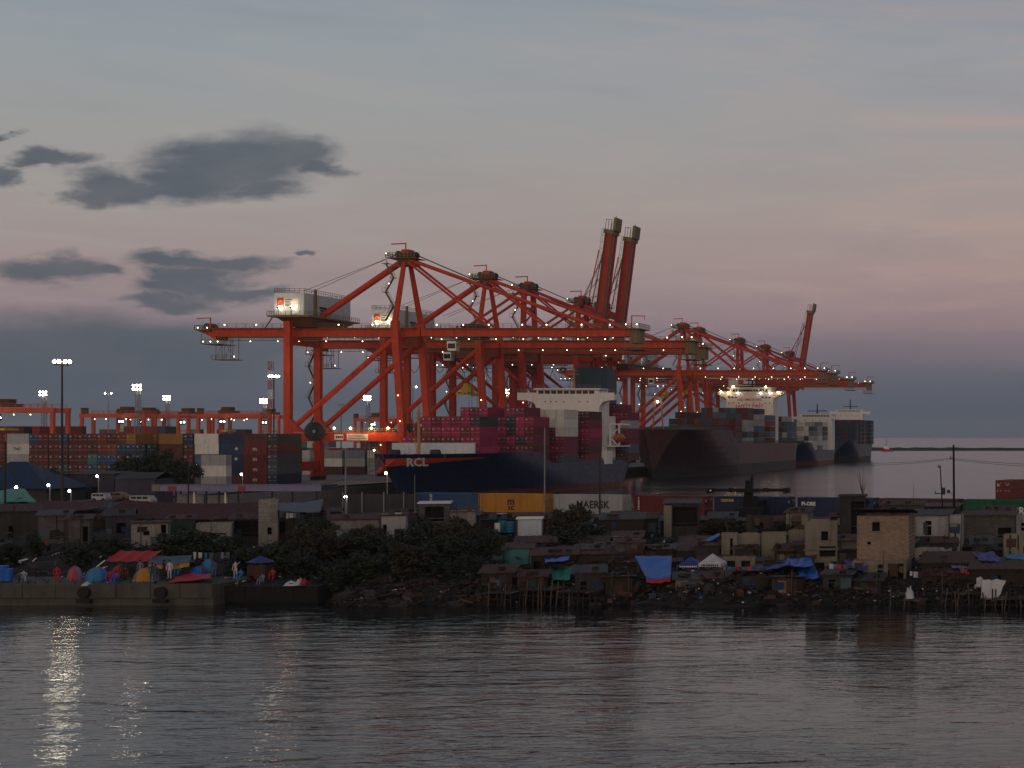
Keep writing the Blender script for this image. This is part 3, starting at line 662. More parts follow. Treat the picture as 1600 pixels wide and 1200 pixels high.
# ---------------------------------------------------------------- shipping containers
PAINT = {'brown': (.085, .030, .022), 'dark red': (.13, .022, .020), 'rust red': (.20, .045, .028), 'navy': (.018, .030, .075), 'blue': (.025, .065, .15), 'teal': (.04, .17, .17), 'slate': (.055, .075, .095),
         'white': (.60, .60, .55), 'pale grey': (.34, .35, .35), 'lilac grey': (.17, .18, .23), 'ochre': (.26, .13, .03), 'magenta': (.31, .018, .078), 'plum': (.17, .018, .05), 'dark grey': (.035, .038, .042),
         'orange': (.34, .075, .025), 'green': (.015, .115, .055), 'yellow': (.42, .19, .025), 'steel blue': (.07, .12, .17), 'red': (.30, .025, .022)}
CM = {}
def container_mesh(length, high=2.59):
    key = (length, high)
    if key in CM: return CM[key]
    b = MB(); w, h, l = 2.44, high, length; d = .045
    for x in (-w / 2, w / 2 - .14):                       # corner posts and rails
        for y in (-l / 2, l / 2 - .16): b.box(x, x + .14, y, y + .16, 0, h)
        b.box(x, x + .14, -l / 2 + .16, l / 2 - .16, 0, .16); b.box(x, x + .14, -l / 2 + .16, l / 2 - .16, h - .11, h)
    for y in (-l / 2, l / 2 - .16): b.box(-w / 2 + .14, w / 2 - .14, y, y + .16, 0, .15); b.box(-w / 2 + .14, w / 2 - .14, y, y + .16, h - .13, h)
    n = int(l / .36)
    for sg in (-1, 1):                                    # corrugated sides
        X = sg * w / 2; pts = []
        for k in range(n):
            y = -l / 2 + .16 + (l - .32) * k / n; st = (l - .32) / n
            pts += [(X - sg * .015, y), (X - sg * .015, y + st * .45), (X - sg * (.015 + d), y + st * .6), (X - sg * (.015 + d), y + st * .9)]
        b.grid([[(x, y, .16) for x, y in pts], [(x, y, h - .11) for x, y in pts]])
    b.add([(-w / 2 + .1, -l / 2 + .1, h - .05), (w / 2 - .1, -l / 2 + .1, h - .05), (w / 2 - .1, l / 2 - .1, h - .05), (-w / 2 + .1, l / 2 - .1, h - .05)], [(0, 1, 2, 3)])
    for y, e in ((-l / 2 + .06, -1), (l / 2 - .06, 1)):   # doors and end walls
        b.box(-w / 2 + .14, -.02, y - .02, y + .02, .15, h - .13); b.box(.02, w / 2 - .14, y - .02, y + .02, .15, h - .13)
        b.box(-.02, .02, y - .005, y + .005, .15, h - .13)
    for x in (-.85, -.35, .35, .85): b.box(x - .03, x + .03, -l / 2 - .01, -l / 2 + .035, .1, h - .1, 0); b.box(x - .14, x + .14, -l / 2 - .03, -l / 2 - .01, 1.0, 1.09, 1); b.box(x - .10, x + .10, -l / 2 - .03, -l / 2 - .01, h - .45, h - .38, 1)
    b.box(.42, .95, -l / 2 - .012, -l / 2 + .035, h - .62, h - .56, 1); b.box(.42, .8, -l / 2 - .012, -l / 2 + .035, h - .76, h - .71, 1); b.box(-.95, -.6, -l / 2 - .012, -l / 2 + .035, h - .9, h - .55, 1)
    me = b.mesh('shipping_container'); me.materials.append(M['container_paint']); me.materials.append(M['container_hardware']); CM[key] = me; return me
NBOX = [0]
def container(loc, col, label, group, length=12.19, rz=0.0, high=2.59):
    o = bpy.data.objects.new('shipping_container', container_mesh(length, high)); C.objects.link(o)
    o.location = loc; o.rotation_euler = (0, 0, rz); c = PAINT[col]; f = random.uniform(.8, 1.2)
    o.color = (c[0] * f, c[1] * f, c[2] * f, 1); NBOX[0] += 1
    return tag(o, label, 'container', group)
def text_verts(s, size, bold=0.0, space=1.0):
    cu = bpy.data.curves.new('lettering', 'FONT'); cu.body = s; cu.size = size; cu.align_x = 'CENTER'; cu.align_y = 'CENTER'; cu.offset = bold; cu.space_character = space; cu.resolution_u = 2
    o = bpy.data.objects.new('lettering', cu); C.objects.link(o); dg = bpy.context.evaluated_depsgraph_get(); me = bpy.data.meshes.new_from_object(o.evaluated_get(dg))
    vs = [tuple(v.co) for v in me.vertices]; fs = [tuple(p.vertices) for p in me.polygons]
    bpy.data.objects.remove(o); bpy.data.curves.remove(cu); bpy.data.meshes.remove(me); return vs, fs
def lettering(s, size, fn, mt, parent, name='lettering', bold=0.0, space=1.0):
    """flat letters laid on a surface: fn maps (across, up) to a world point"""
    vs, fs = text_verts(s, size, bold, space); b = MB(); b.add([fn(v[0], v[1]) for v in vs], fs); return b.build(name, mt, parent)
def local_lettering(s, size, at, mt, parent, bold=0.0, sx=1.0, vertical=False, space=1.0):
    """letters on the -X long side of a container, in its own axes (seen from -X: across = -Y)"""
    vs, fs = text_verts(s, size, bold, space); b = MB()
    b.add([(-1.245, at[0] - v[0] * sx, at[1] + v[1]) for v in vs], fs)
    me = b.mesh('lettering'); me.materials.append(mt); o = bpy.data.objects.new('lettering', me); C.objects.link(o); o.parent = parent; return o

# front row of the yard: (left pixel, facing, colours from the top tier down)
SY = .163
yard = [(-4, 'end', 'dark red,rust red,brown,brown,brown'), (8, 'side', 'pale grey,white,pale grey,slate,brown'), (45, 'end', 'blue,brown,brown,dark red,brown'), (60, 'end', 'dark red,brown,dark red,brown,dark red'),
        (76, 'end', 'brown,dark red,brown,brown,brown'), (91, 'end', 'blue,brown,brown,slate,dark red'), (107, 'end', 'dark red,brown,dark red,brown,brown'), (122, 'end', 'brown,dark red,brown,dark red,brown'),
        (137, 'end', 'brown,brown,teal,blue,blue'), (152, 'end', 'rust red,rust red,blue,brown,brown'), (167, 'end', 'brown,rust red,blue,blue,blue'), (182, 'end', 'rust red,blue,brown,rust red,brown'), (197, 'end', 'ochre,blue,slate,rust red,brown'),
        (212, 'end', 'rust red,navy,navy,navy,navy'), (230, 'end', 'ochre,navy,navy,navy,navy'), (248, 'side', 'ochre,brown,brown,dark grey,brown'), (287, 'end', 'navy,brown,dark red,dark grey,brown'),
        (304, 'side', 'white,white,steel blue,slate,slate'), (342, 'side', 'navy,blue,navy,navy,brown'), (380, 'side', 'brown,dark red,dark red,dark red,dark red'), (418, 'end', 'dark grey,brown,slate,slate,navy')]
for ci, (x, face, cols) in enumerate(yard):
    for ti, col in enumerate(cols.split(',')):
        z = 3.56 + 2.6 * (4 - ti); jit = random.uniform(-.08, .08); tier = ORD[5 - ti]
        lab = '%s container, %s tier up, %s column from the left in the front yard stack' % (col, tier, ORD[ci + 1])
        s = SY + (.003 if ci in (13, 14) and ti == 0 else 0)
        if face == 'end':
            p = G(x, s, z); o = container((p.x + 1.22, p.y + 6.1 + jit, z), col, lab, 'containers stacked in the yard')
        else:
            p = G(x, SY, z); o = container((p.x + 3.03 + jit, p.y + 1.22, z), col, lab, 'containers stacked in the yard', 6.06, R(90))
            if ci == 1 and ti == 1: local_lettering('TNC', .95, (0, 1.3), M['ink'], o, .02)
            if ci == 19 and ti in (1, 2, 3, 4): local_lettering('m', 1.5, (0, 1.3), M['container_hardware'], o, .03)
            if ci == 18 and ti in (1, 2): local_lettering('◆', 1.0, (-1.4, 1.3), M['container_hardware'], o)
pale = [(314, 'pale grey'), (314, 'white'), (314, 'pale grey')]
for k, (x, col) in enumerate(pale):
    p = G(x, .155, 0); container((p.x + 3.03, p.y + 1.22, 3.56 + 2.6 * (2 - k)), col, 'cream grey container, %s from the top of the pale stack by the yard row' % ORD[k + 1], 'containers stacked in the yard', 6.06, R(90))
# stacks seen through the legs of the nearest crane
for x, face, cols in [(455, 'end', 'slate,dark grey,slate'), (472, 'end', 'white,pale grey,white'), (505, 'side', 'pale grey,white,brown'), (540, 'side', 'lilac grey,pale grey,brown'), (574, 'end', 'white,pale grey,pale grey')]:
    for ti, col in enumerate(cols.split(',')):
        p = G(x, .205, 0); z = 3.56 + 2.6 * (2 - ti) + (2.6 if face == 'side' and ti == -1 else 0)
        container((p.x + (3.03 if face == 'side' else 1.22), p.y + (1.22 if face == 'side' else 6.1), z), col, '%s container, tier %s, seen through the nearest crane by %s' % (col, ['three', 'two', 'one'][ti], {455: 'its landside leg', 472: 'the sill beam', 505: 'the cable reel', 540: 'the white safety signs', 574: 'the ship bow'}[x]), 'containers behind the crane legs', 6.06 if face == 'side' else 12.19, R(90) if face == 'side' else 0)
# everything too far or too many to pick apart: one mass of plain stacked boxes
mass = MB(); MASSCOL = ['brown', 'rust red', 'slate', 'pale grey', 'white', 'steel blue', 'dark grey', 'dark red', 'navy', 'lilac grey', 'red', 'teal']
def mass_box(x0, x1, y0, y1, z0, col):
    m = MASSCOL.index(col); h = 2.5; e = .1
    mass.box(x0 + .05, x1 - .05, y0 + .06, y1 - .06, z0 + .06, z0 + h - .06, m)
    for x in (x0, x1 - e):
        for y in (y0, y1 - e): mass.box(x, x + e, y, y + e, z0, z0 + h, m)
    for x in (x0, x1 - e): mass.box(x, x + e, y0 + e, y1 - e, z0 + h - e, z0 + h, m)
    mass.box(x0 + e, x1 - e, y0, y0 + e, z0 + h - e, z0 + h, m); mass.box(x0 + e, x1 - e, y0, y0 + e, z0, z0 + e, m)
    for k in range(3): x = x0 + (x1 - x0) * (k + 1) / 4; mass.box(x - .03, x + .03, y0 + .02, y0 + .06, z0 + .1, z0 + h - .1, m)
for s, xr, tops in ((.205, (-10, 250), 6), (.215, (250, 440), 5), (.30, (90, 470), 6), (.25, (470, 620), 5)):
    x = xr[0]; colh = tops; run = random.choice(MASSCOL)
    while x < xr[1]:
        if random.random() < .3: colh = tops - random.choice((0, 0, 1, 2)); run = random.choice(MASSCOL)
        long_ = random.random() < .22; w = 6.06 if long_ else 2.46; X = (x - VX) * s
        for t in range(max(0, colh - 3), colh): mass_box(X, X + w - .06, F * s, F * s + (2.4 if long_ else 6), 3.56 + 2.6 * t, run if random.random() < .55 else random.choice(MASSCOL))
        x += w / s

# ---------------------------------------------------------------- yard gantries, lighting masts
def yard_gantry(x, s, label, span=23.0):
    p = G(x, s, 3.56); X, Y = p.x, p.y; top = 24.2
    r = thing('yard_gantry', label, 'gantry crane', (X + span / 2, Y, 3.56), 'orange yard gantries'); om = M['gantry_orange']
    for xx in (X, X + span):
        for y in (Y - 3.4, Y + 3.4):
            l = MB(); l.bar((xx, y, 5), (xx, y, top - 1.4), 1.0, 1.0); l.build('leg', om, r)
        b = MB(); b.box(xx - .5, xx + .5, Y - 6, Y + 6, 4.4, 5.2); b.bar((xx, Y - 3.4, 13), (xx, Y + 3.4, 13), .5)
        for k in (-5, 5): b.tube((xx - .4, Y + k, 4.3), (xx + .4, Y + k, 4.3), .75, .75, 10, 1)
        b.build('wheel_frame', [om, M['black_rubber']], r)
    for y in (Y - 3.4, Y + 3.4):
        b = MB(); b.box(X - .6, X + span + .6, y - .55, y + .55, top - 1.4, top); b.rail([(X, y - .5, top), (X + span, y - .5, top)], 1.1, 2, .05); b.build('top_beam', om, r)
    t = MB(); tx = X + random.uniform(4, span - 7); t.box(tx, tx + 4.6, Y - 3.4, Y + 3.4, top + .3, top + 1.2, 0); t.box(tx + .6, tx + 3.8, Y - 2, Y + 1.6, top + 1.2, top + 2.6, 0); t.box(tx + 1, tx + 2.6, Y - 4.6, Y - 3.2, top - 3.9, top - 1.8, 1)
    to = t.build('trolley', [M['crane_brown'], M['dark_steel']], r)
    c = MB()
    for j in (-1, 1): c.tube((tx + 2.2, Y + j, top), (tx + 2.2, Y + j, 18.2), .05, .05, 4)
    c.box(tx + 1, tx + 3.4, Y - 3, Y + 3, 17.6, 18.2, 0); c.build('spreader', M['text_yellow'], to)
    pw = MB(); pw.box(X - 1.6, X - .6, Y - 1.5, Y + 1.5, top - 1, top + 2.2); pw.build('power_pack', M['crane_brown'], r)
    for k in range(3): lamp(r, (X + 4 + k * 7 + random.uniform(-2, 2), Y - 4, top - 2.0), 'lamp_small', .26)
    lamp(r, (tx + 2, Y - 4.7, top - 2.9), 'lamp_white', .3); lamp(r, (tx + 3.2, Y - 4.7, top - 2.9), 'lamp_white', .3)
yard_gantry(-28, .188, 'orange yard gantry at the left edge of the photo, nearest of the gantries')
yard_gantry(137, .238, 'orange yard gantry with its left leg beside the twin-lamp pole')
yard_gantry(193, .245, 'orange yard gantry behind the lattice lamp tower')
yard_gantry(248, .25, 'orange yard gantry just right of the small six-lamp tower')
yard_gantry(318, .24, 'orange yard gantry in front, between the tower and the nearest crane')
yard_gantry(352, .255, 'orange yard gantry whose right leg stands by the nearest crane leg')
yard_gantry(560, .30, 'far orange yard gantry seen under the nearest crane brace')

def light_mast(x, ytop, s, kind, label, zb=3.56):
    p = P(x, ytop, s); X, Y, Z = p; r = thing('light_mast', label, 'light mast', (X, Y, zb), 'port lighting masts')
    if kind == 'crown':
        m = MB(); m.tube((X, Y, zb), (X, Y, Z), .24, .12, 10); m.tube((X, Y, Z - .6), (X, Y, Z - .35), 1.1, 1.1, 12); m.build('pole', M['dark_steel'], r)
        for k in range(8):
            a = 2 * math.pi * k / 8 + .2; lamp(r, (X + math.cos(a) * 1.15, Y + math.sin(a) * 1.15, Z), 'lamp_mast', .30)
    elif kind == 'lattice':
        m = MB(); w = .9
        for i in (-w, w):
            for j in (-w, w): m.bar((X + i, Y + j, zb), (X + i * .5, Y + j * .5, Z), .16)
        z = zb; k = 0
        while z < Z - 2:
            f0 = 1 - .5 * (z - zb) / (Z - zb); f1 = 1 - .5 * (z + 2 - zb) / (Z - zb); sg = 1 if k % 2 else -1
            m.bar((X - w * f0 * sg, Y - w * f0, z), (X + w * f1 * sg, Y - w * f1, z + 2), .1); m.bar((X + w * f0, Y - w * f0 * sg, z), (X + w * f1, Y + w * f1 * sg, z + 2), .1); m.bar((X - w * f1, Y - w * f1, z + 2), (X + w * f1, Y - w * f1, z + 2), .09)
            z += 2; k += 1
        m.build('lattice_tower', M['grey_steel'], r); q = MB()
        for zz in (0, 1.15): q.bar((X - 1.5, Y - .5, Z + zz), (X + 1.5, Y - .5, Z + zz), .12)
        q.build('lamp_frame', M['dark_steel'], r)
        for i in (-1.1, 0, 1.1):
            for zz in (0, 1.15): lamp(r, (X + i, Y - .7, Z + zz), 'lamp_mast', .36)
    elif kind == 'dark':
        m = MB(); m.tube((X, Y, zb), (X, Y, Z), .3, .18, 8); m.box(X - 1.2, X + 1.2, Y - .4, Y + .4, Z - .5, Z + .1); m.build('pole', M['grey_steel'], r)
    else:
        m = MB(); m.tube((X, Y, zb), (X, Y, Z), .22, .12, 8); m.bar((X - 1.3, Y, Z), (X + 1.3, Y, Z), .1); m.build('pole', M['grey_steel'], r)
        for i in (-1.2, 1.2): lamp(r, (X + i, Y, Z - .1), 'lamp_mast', .3)
light_mast(97, 565, .107, 'crown', 'tall lighting mast with bright ring of lamps at the far left')
light_mast(69, 617, .24, 'lattice', 'six-lamp tower left of the tall ring lamp mast')
light_mast(169, 614, .25, 'twin', 'thin pole with two lamps between lamp towers')
light_mast(216, 608, .20, 'lattice', 'tallest lattice lamp tower, over the left yard gantries')
light_mast(262, 624, .25, 'lattice', 'small six-lamp tower right of the tallest lattice tower')
light_mast(428, 588, .17, 'crown', 'ring lamp mast beside the landside leg of the nearest crane')
light_mast(413, 629, .25, 'lattice', 'small six-lamp tower close left of the nearest crane')
light_mast(575, 624, .25, 'lattice', 'six-lamp tower seen between the legs of the nearest crane')
light_mast(533, 632, .26, 'dark', 'unlit pole seen under the long crane brace')
light_mast(645, 604, .23, 'twin', 'lamp pole just right of the waterside leg of the nearest crane')
light_mast(796, 614, .26, 'lattice', 'six-lamp tower left of the white ship bridge')
light_mast(793, 588, .25, 'twin', 'lamp pole high behind the crane legs left of the white bridge')
def radio_mast():
    p = P(423, 570, .27); X, Y, Z = p; r = thing('radio_mast', 'red and white banded lattice mast behind the ring lamp mast', 'mast', (X, Y, 3.56)); z = 3.56; k = 0
    while z < Z:
        b = MB()
        for i in (-.7, .7):
            for j in (-.7, .7): b.bar((X + i, Y + j, z), (X + i, Y + j, z + 4), .2)
        b.bar((X - .7, Y - .7, z), (X + .7, Y - .7, z + 2), .14); b.bar((X + .7, Y - .7, z + 2), (X - .7, Y - .7, z + 4), .14)
        b.build('mast_section', M['tarp_red'] if k % 2 == 0 else M['sign_white'], r); z += 4; k += 1
radio_mast()

# ---------------------------------------------------------------- ships
def ship(label, xc, beam, Y0, Y1, zd, zf, fcl, rake, hull, boot, zboot, E0=46):
    r = thing('container_ship', label, 'ship', (xc, (Y0 + Y1) / 2, 0), 'ships along the quay')
    def zdeck(y):
        t = min(1, max(0, (y - Y0 - fcl) / 9.0)); return zf + (zd - zf) * t
    def half(y, z):
        zz = max(0, z) / zf; ys = Y0 + rake * (1 - zz); u = (y - ys) / (E0 * (1.25 - .75 * zz))
        w = beam / 2 * math.sin(math.pi / 2 * min(1, max(0, u))) ** (1.0 - .18 * zz)
        v = (Y1 - y) / 26.0
        if v < 1: w *= 1 - (1 - zz * .9) * .6 * (1 - max(0, v)) ** 2 if zz < 1 else 1
        return max(w, .12)
    n = 64
    def skin(zlo, zhi, levels):
        b = MB()
        for sg in (1, -1):
            rows = []
            for k in range(n + 1):
                t = (k / n) ** 1.35; col = []
                for j in range(levels + 1):
                    f = j / levels; ytop = Y0 + t * (Y1 - Y0)
                    zt = zdeck(ytop) if zhi is None else zhi
                    z = zlo + (zt - zlo) * f; ys = Y0 + rake * (1 - max(0, z) / zf); y = ys + t * (Y1 - ys)
                    col.append((xc + sg * half(y, z), y, z))
                rows.append(col)
            b.grid(rows if sg < 0 else rows[::-1])
            b.add([(xc, p[1], p[2]) for p in rows[-1]] + rows[-1], [((j, j + 1, levels + 2 + j, levels + 1 + j)) for j in range(levels)])
        return b
    skin(zboot, None, 8).build('hull', hull, r, True)
    skin(-1.5, zboot + .02, 3).build('boot_topping', boot, r, True)
    d = MB(); rows = []
    for k in range(41):
        y = Y0 + 1 + (Y1 - Y0 - 1) * k / 40; z = zdeck(y) - 1.1; w = half(y, z) - .05; rows.append([(xc - w, y, z), (xc + w, y, z)])
    d.grid(rows); d.build('deck', M['deck_grey'], r)
    return r, half, zdeck
# navy feeder ship
S1, half1, zdk1 = ship('navy container ship with white RCL letters on its bow, under the nearest cranes', -172, 29, 376, 534, 8.4, 11.6, 62, 9, M['hull_navy'], M['boot_red'], 1.6, 84)
def on_hull(y0, z0, ky, half, xc):
    return lambda a, b: (xc + half(y0 + a * ky, z0 + b) + .07, y0 + a * ky, z0 + b)
def stripe(b, ya, yb, za, zb, taper, half, xc, m=0):
    rows = []
    for k in range(13):
        y = ya + (yb - ya) * k / 12; z1 = zb; z0 = za + (zb - za) * taper * k / 12; rows.append([(xc + half(y, z0) + .05, y, z0), (xc + half(y, z1) + .05, y, z1)])
    b.grid(rows, m)
b = MB(); stripe(b, 377, 406, 8.6, 10.6, .9, half1, -172, 0); b.build('bow_stripe', M['emblem_red'], S1)
def rcl(a, b_):                                        # letters follow the flare of the bow
    z = 9.55 + b_ * .95; X0 = -172 + half1(385, 9.6) + a * 1.0; lo, hi = 376.0, 425.0; want = PX(X0, 385) + 1
    for _ in range(40):
        y = (lo + hi) / 2
        if PX(-172 + half1(y, z), y) < want: lo = y
        else: hi = y
    return (-172 + half1(y, z) + .12, y, z)
lettering('RCL', 2.9, rcl, M['text_white'], S1, 'bow_letters', .10)
b = MB()
for k in range(44): y = 455 + k * 1.6; X = -172 + half1(y, 8.3) - .25; b.bar((X, y, 7.3), (X, y, 9.3), .22)
b.build('deck_stanchions', M['deck_grey'], S1)
b = MB(); b.box(-182.4, -161.5, 404, 404.6, 10.5, 14.2); b.build('breakwater_plate', M['house_side'], S1)
b = MB(); b.tube((-173.0, 398, 10.4), (-173, 398, 22.6), .42, .34, 10); b.tube((-173, 398, 20.4), (-173, 398, 20.7), 1.0, 1.0, 10); b.tube((-173, 398, 21.5), (-173, 398, 21.7), .8, .8, 10); b.tube((-173, 398, 22.6), (-173, 398, 23.8), .22, .1, 8); b.bar((-173.4, 398, 10.5), (-174.4, 398, 20.4), .1); b.build('foremast', M['mast_tan'], S1)
b = MB()
for k, (x, y) in enumerate(((-178, 396), (-168, 396))): b.tube((x - 1, y, 11.6), (x + 1, y, 11.6), 1.0, 1.0, 12); b.box(x - 1.4, x + 1.4, y - .8, y + .8, 10.5, 11.1)
for k in range(8): b.tube((-180 + k * 2.4, 390, 10.5), (-180 + k * 2.4, 390, 11.6), .3, .3, 8)
b.build('windlass', M['dark_steel'], S1)
def bridge1():
    Y = 500; w = MB(); sw = M['ship_white']; z = lambda y: ZC + (HZ - y) * .2
    x = lambda p: (p - VX) * .2
    # accommodation block with curved knees under the wings
    w.box(x(838), x(936), Y, Y + 10, 8, z(624)); w.box(x(838), x(936), Y, Y + 9, z(624), z(610))
    for sg, xe, xt in ((-1, x(838), x(808)), (1, x(936), x(960))):
        poly = [(xe, Y + .02, z(616)), (xt, Y + .02, z(616)), (xt, Y + .02, z(625)), (xe + sg * 3, Y + .02, z(625.5)), (xe + sg * 1.2, Y + .02, z(628)), (xe + sg * .3, Y + .02, z(633)), (xe, Y + .02, z(640))]
        w.prism(poly if sg < 0 else poly[::-1], (0, 4.5, 0)); w.box(min(xe, xt), max(xe, xt), Y, Y + .15, z(616), z(613.5))
    w.box(x(834), x(938), Y - .25, Y + 8, z(609), z(606.5)); w.box(x(928), x(943), Y + .5, Y + 12, 8, z(650))
    o = w.build('bridge_house', sw, S1)
    for k in range(9):
        g = MB(); a = x(840.6) + k * (x(929.5) - x(840.6)) / 9; g.box(a + .15, a + 1.75, Y - .06, Y - .01, z(615.2), z(610.4)); g.build('bridge_window', M['pane_dark'], o)
    for px in (852, 861, 869, 881, 905, 918): g = MB(); g.box(x(px) - .18, x(px) + .18, Y - .05, Y - .01, z(628.6), z(626.6)); g.build('porthole', M['pane_dark'], o)
    for px, py in ((924, 658), (926, 674), (928, 689)): g = MB(); g.box(x(px) - .2, x(px) + .2, Y - .05, Y - .01, z(py + 1), z(py - 1)); g.build('porthole', M['pane_dark'], o)
    g = MB(); g.rail([(x(808), Y + .1, z(613.5)), (x(834), Y + .1, z(613.5))], 1, 1.2, .05); g.rail([(x(938), Y + .1, z(613.5)), (x(960), Y + .1, z(613.5))], 1, 1.2, .05); g.rail([(x(834), Y, z(606.5)), (x(938), Y, z(606.5))], 1.0, 1.5, .04); g.build('bridge_railing', M['grey_steel'], o)
    f = MB(); f.box(x(872), x(926), Y + 14, Y + 24, 24, z(573)); f.box(x(876), x(922), Y + 15, Y + 23, z(573), z(571)); f.build('funnel', M['teal_funnel'], S1)
    f = MB(); f.tube((x(890), Y + 4, z(607)), (x(890), Y + 4, z(574)), .42, .3, 10); f.bar((x(882), Y + 4, z(584)), (x(898), Y + 4, z(584)), .2); f.bar((x(884), Y + 4, z(578)), (x(896), Y + 4, z(578)), .16); f.build('radar_mast', M['mast_tan'], S1)
    d = MB(); X = -159.2
    d.box(X + .2, X + 3.6, Y + 1, Y + 15, z(698), z(696.5)); d.bar((X + .8, Y + 3, z(697)), (X + .8, Y + 3, z(662)), .5); d.bar((X + .8, Y + 3, z(662)), (X + 4.2, Y + 3, z(663)), .4); d.bar((X + .8, Y + 3, z(682)), (X + 3, Y + 3, z(670)), .3); d.bar((X + .8, Y + 12, z(697)), (X + .8, Y + 12, z(662)), .5); d.bar((X + .8, Y + 12, z(662)), (X + 4.2, Y + 12, z(663)), .4)
    d.bar((X + .8, Y + 3, z(684)), (X + 3.4, Y + 3, z(697)), .25); d.build('boat_davit', sw, S1)
    d = MB(); rings = []
    for k in range(9):
        t = k / 8; yy = Y + 3 + 8 * t; rr = 1.3 * math.sin(math.pi * (.08 + .84 * t)) ** .5; rings.append([(X + 2.4 + math.cos(a) * rr, yy, z(684) + math.sin(a) * rr * 1.1) for a in [2 * math.pi * q / 10 for q in range(10)]])
    d.grid(rings, 0, True); d.add(rings[0], [tuple(range(10))]); d.add(rings[-1], [tuple(range(10))]); d.build('lifeboat', M['lifeboat_orange'], S1, True)
    d = MB(); d.box(x(944), x(957), Y - 6, Y, 7.3, z(704)); d.rail([(x(929), Y - 6, z(706)), (x(957), Y - 6, z(706))], 1.4, 1, .08); d.build('deck_house', sw, S1)
bridge1()
# cargo on the navy ship: bays from the bow, (front Y, tiers per column from the quay side to the water side, base z)
MAG = ['magenta', 'plum', 'magenta', 'brown', 'dark red', 'plum', 'rust red', 'dark grey', 'plum', 'magenta']
def bay(front, tiers, base, pal, ship_word, bay_word, group, xr=-158.2, fixed=None, length=12.19):
    n = len(tiers); out = 0
    for c, t in enumerate(tiers):
        X = xr - 2.5 * (n - 1 - c) - 1.25
        for k in range(t):
            col = fixed.get((c, k)) if fixed and (c, k) in fixed else random.choice(pal)
            container((X, front + length / 2, base + 2.6 * k), col, '%s container on %s, %s bay, %s row from quay, %s tier' % (col, ship_word, bay_word, ORD[c + 1], ORD[k + 1]), group, length); out += 1
NS = 'the navy ship'
bay(410, [2, 3, 4, 4, 4, 4, 4, 4], 10.6, MAG + ['slate', 'orange'], NS, 'first', 'containers on the navy ship', xr=-162.5, fixed={(2, 3): 'magenta', (4, 3): 'magenta', (4, 2): 'magenta', (5, 2): 'magenta', (3, 3): 'plum'})
bay(436, [0, 0, 4, 6, 6, 6, 5, 5, 6, 6, 5], 8.2, MAG + ['brown', 'plum', 'navy'], NS, 'second', 'containers on the navy ship', fixed={(3, 5): 'magenta', (4, 5): 'plum', (5, 5): 'magenta', (6, 4): 'pale grey'})
W, LG = 'white', 'lilac grey'
bay(460, [0, 0, 0, 0, 0, 6, 6, 6, 6, 6, 6], 8.0, ['plum', 'brown', 'dark grey', 'magenta', 'brown', 'slate'], NS, 'third', 'containers on the navy ship', fixed={(5, 5): 'brown', (7, 5): W, (8, 5): W, (9, 5): W, (10, 5): W, (9, 4): W, (10, 4): W, (10, 3): W, (9, 3): 'plum', (8, 3): 'slate', (7, 3): 'slate', (6, 5): 'plum', (7, 1): 'magenta', (8, 1): 'plum'})
bay(482, [0, 0, 0, 0, 0, 0, 0, 6, 6, 6, 6], 7.8, ['plum', 'magenta', 'plum', 'brown'], NS, 'fourth', 'containers on the navy ship', fixed={(7, 5): LG, (7, 4): LG, (7, 3): LG, (8, 5): 'brown', (9, 5): 'brown', (10, 5): 'brown', (8, 4): 'brown'})
bay(516, [0, 0, 0, 0, 0, 0, 0, 0, 7, 7, 6], 8.0, ['plum', 'brown', 'plum', 'magenta', 'dark red'], NS, 'last', 'containers on the navy ship', xr=-156.8, fixed={(10, 4): 'pale grey', (10, 1): 'steel blue', (10, 5): 'plum'})

# red ship with the lit bridge
S2, half2, zdk2 = ship('dark red container ship with a lit white bridge reading NO SMOKING', -173, 33, 588, 808, 12.6, 18.4, 66, 12, M['hull_salmon'], M['boot_dark'], 4.2, 62)
def bow_band(S, half, xc, Y0, ya, yb, za, zfun, mt):
    b = MB(); rows = []
    for k in range(25):
        y = ya + (yb - ya) * k / 24; zt = zfun(y) - .05; za_ = za + (zt - za) * (k / 24) ** 2 * .0; rows.append([(xc + half(y, z) + .06, y, z) for z in [za_ + (zt - za_) * j / 6 for j in range(7)]])
    b.grid(rows); return b.build('bow_plating', mt, S, True)
bow_band(S2, half2, -173, 588, 600.2, 668, 4.3, zdk2, M['hull_maroon'])
b = MB(); b.rail([(-173 + half2(y, 18) - .3, y, 18.3) for y in range(592, 655, 6)], 1.1, 2, .09); b.rail([(-173 + half2(y, 12.6) - .3, y, 12.5) for y in range(668, 806, 8)], 1.2, 2, .09); b.box(-186, -160, 634, 634.6, 17.3, 19.6); b.build('deck_railing', M['deck_grey'], S2)
b = MB(); b.bar((-176.5, 612, 17.3), (-175.6, 612, 31), .45); b.bar((-172.5, 612, 17.3), (-173.4, 612, 31), .45); b.box(-176, -173, 611.6, 612.4, 30.6, 31.2); b.bar((-174.5, 612, 31), (-174.5, 612, 35), .25); b.build('foremast', M['mast_tan'], S2)
lamp(S2, (-174.5, 611.4, 29.0), 'lamp_white', .42); lamp(S2, (-174.5, 611.4, 35), 'lamp_small', .3); lamp(S2, (-189.2, 598, 18.6), 'lamp_warm', .5)
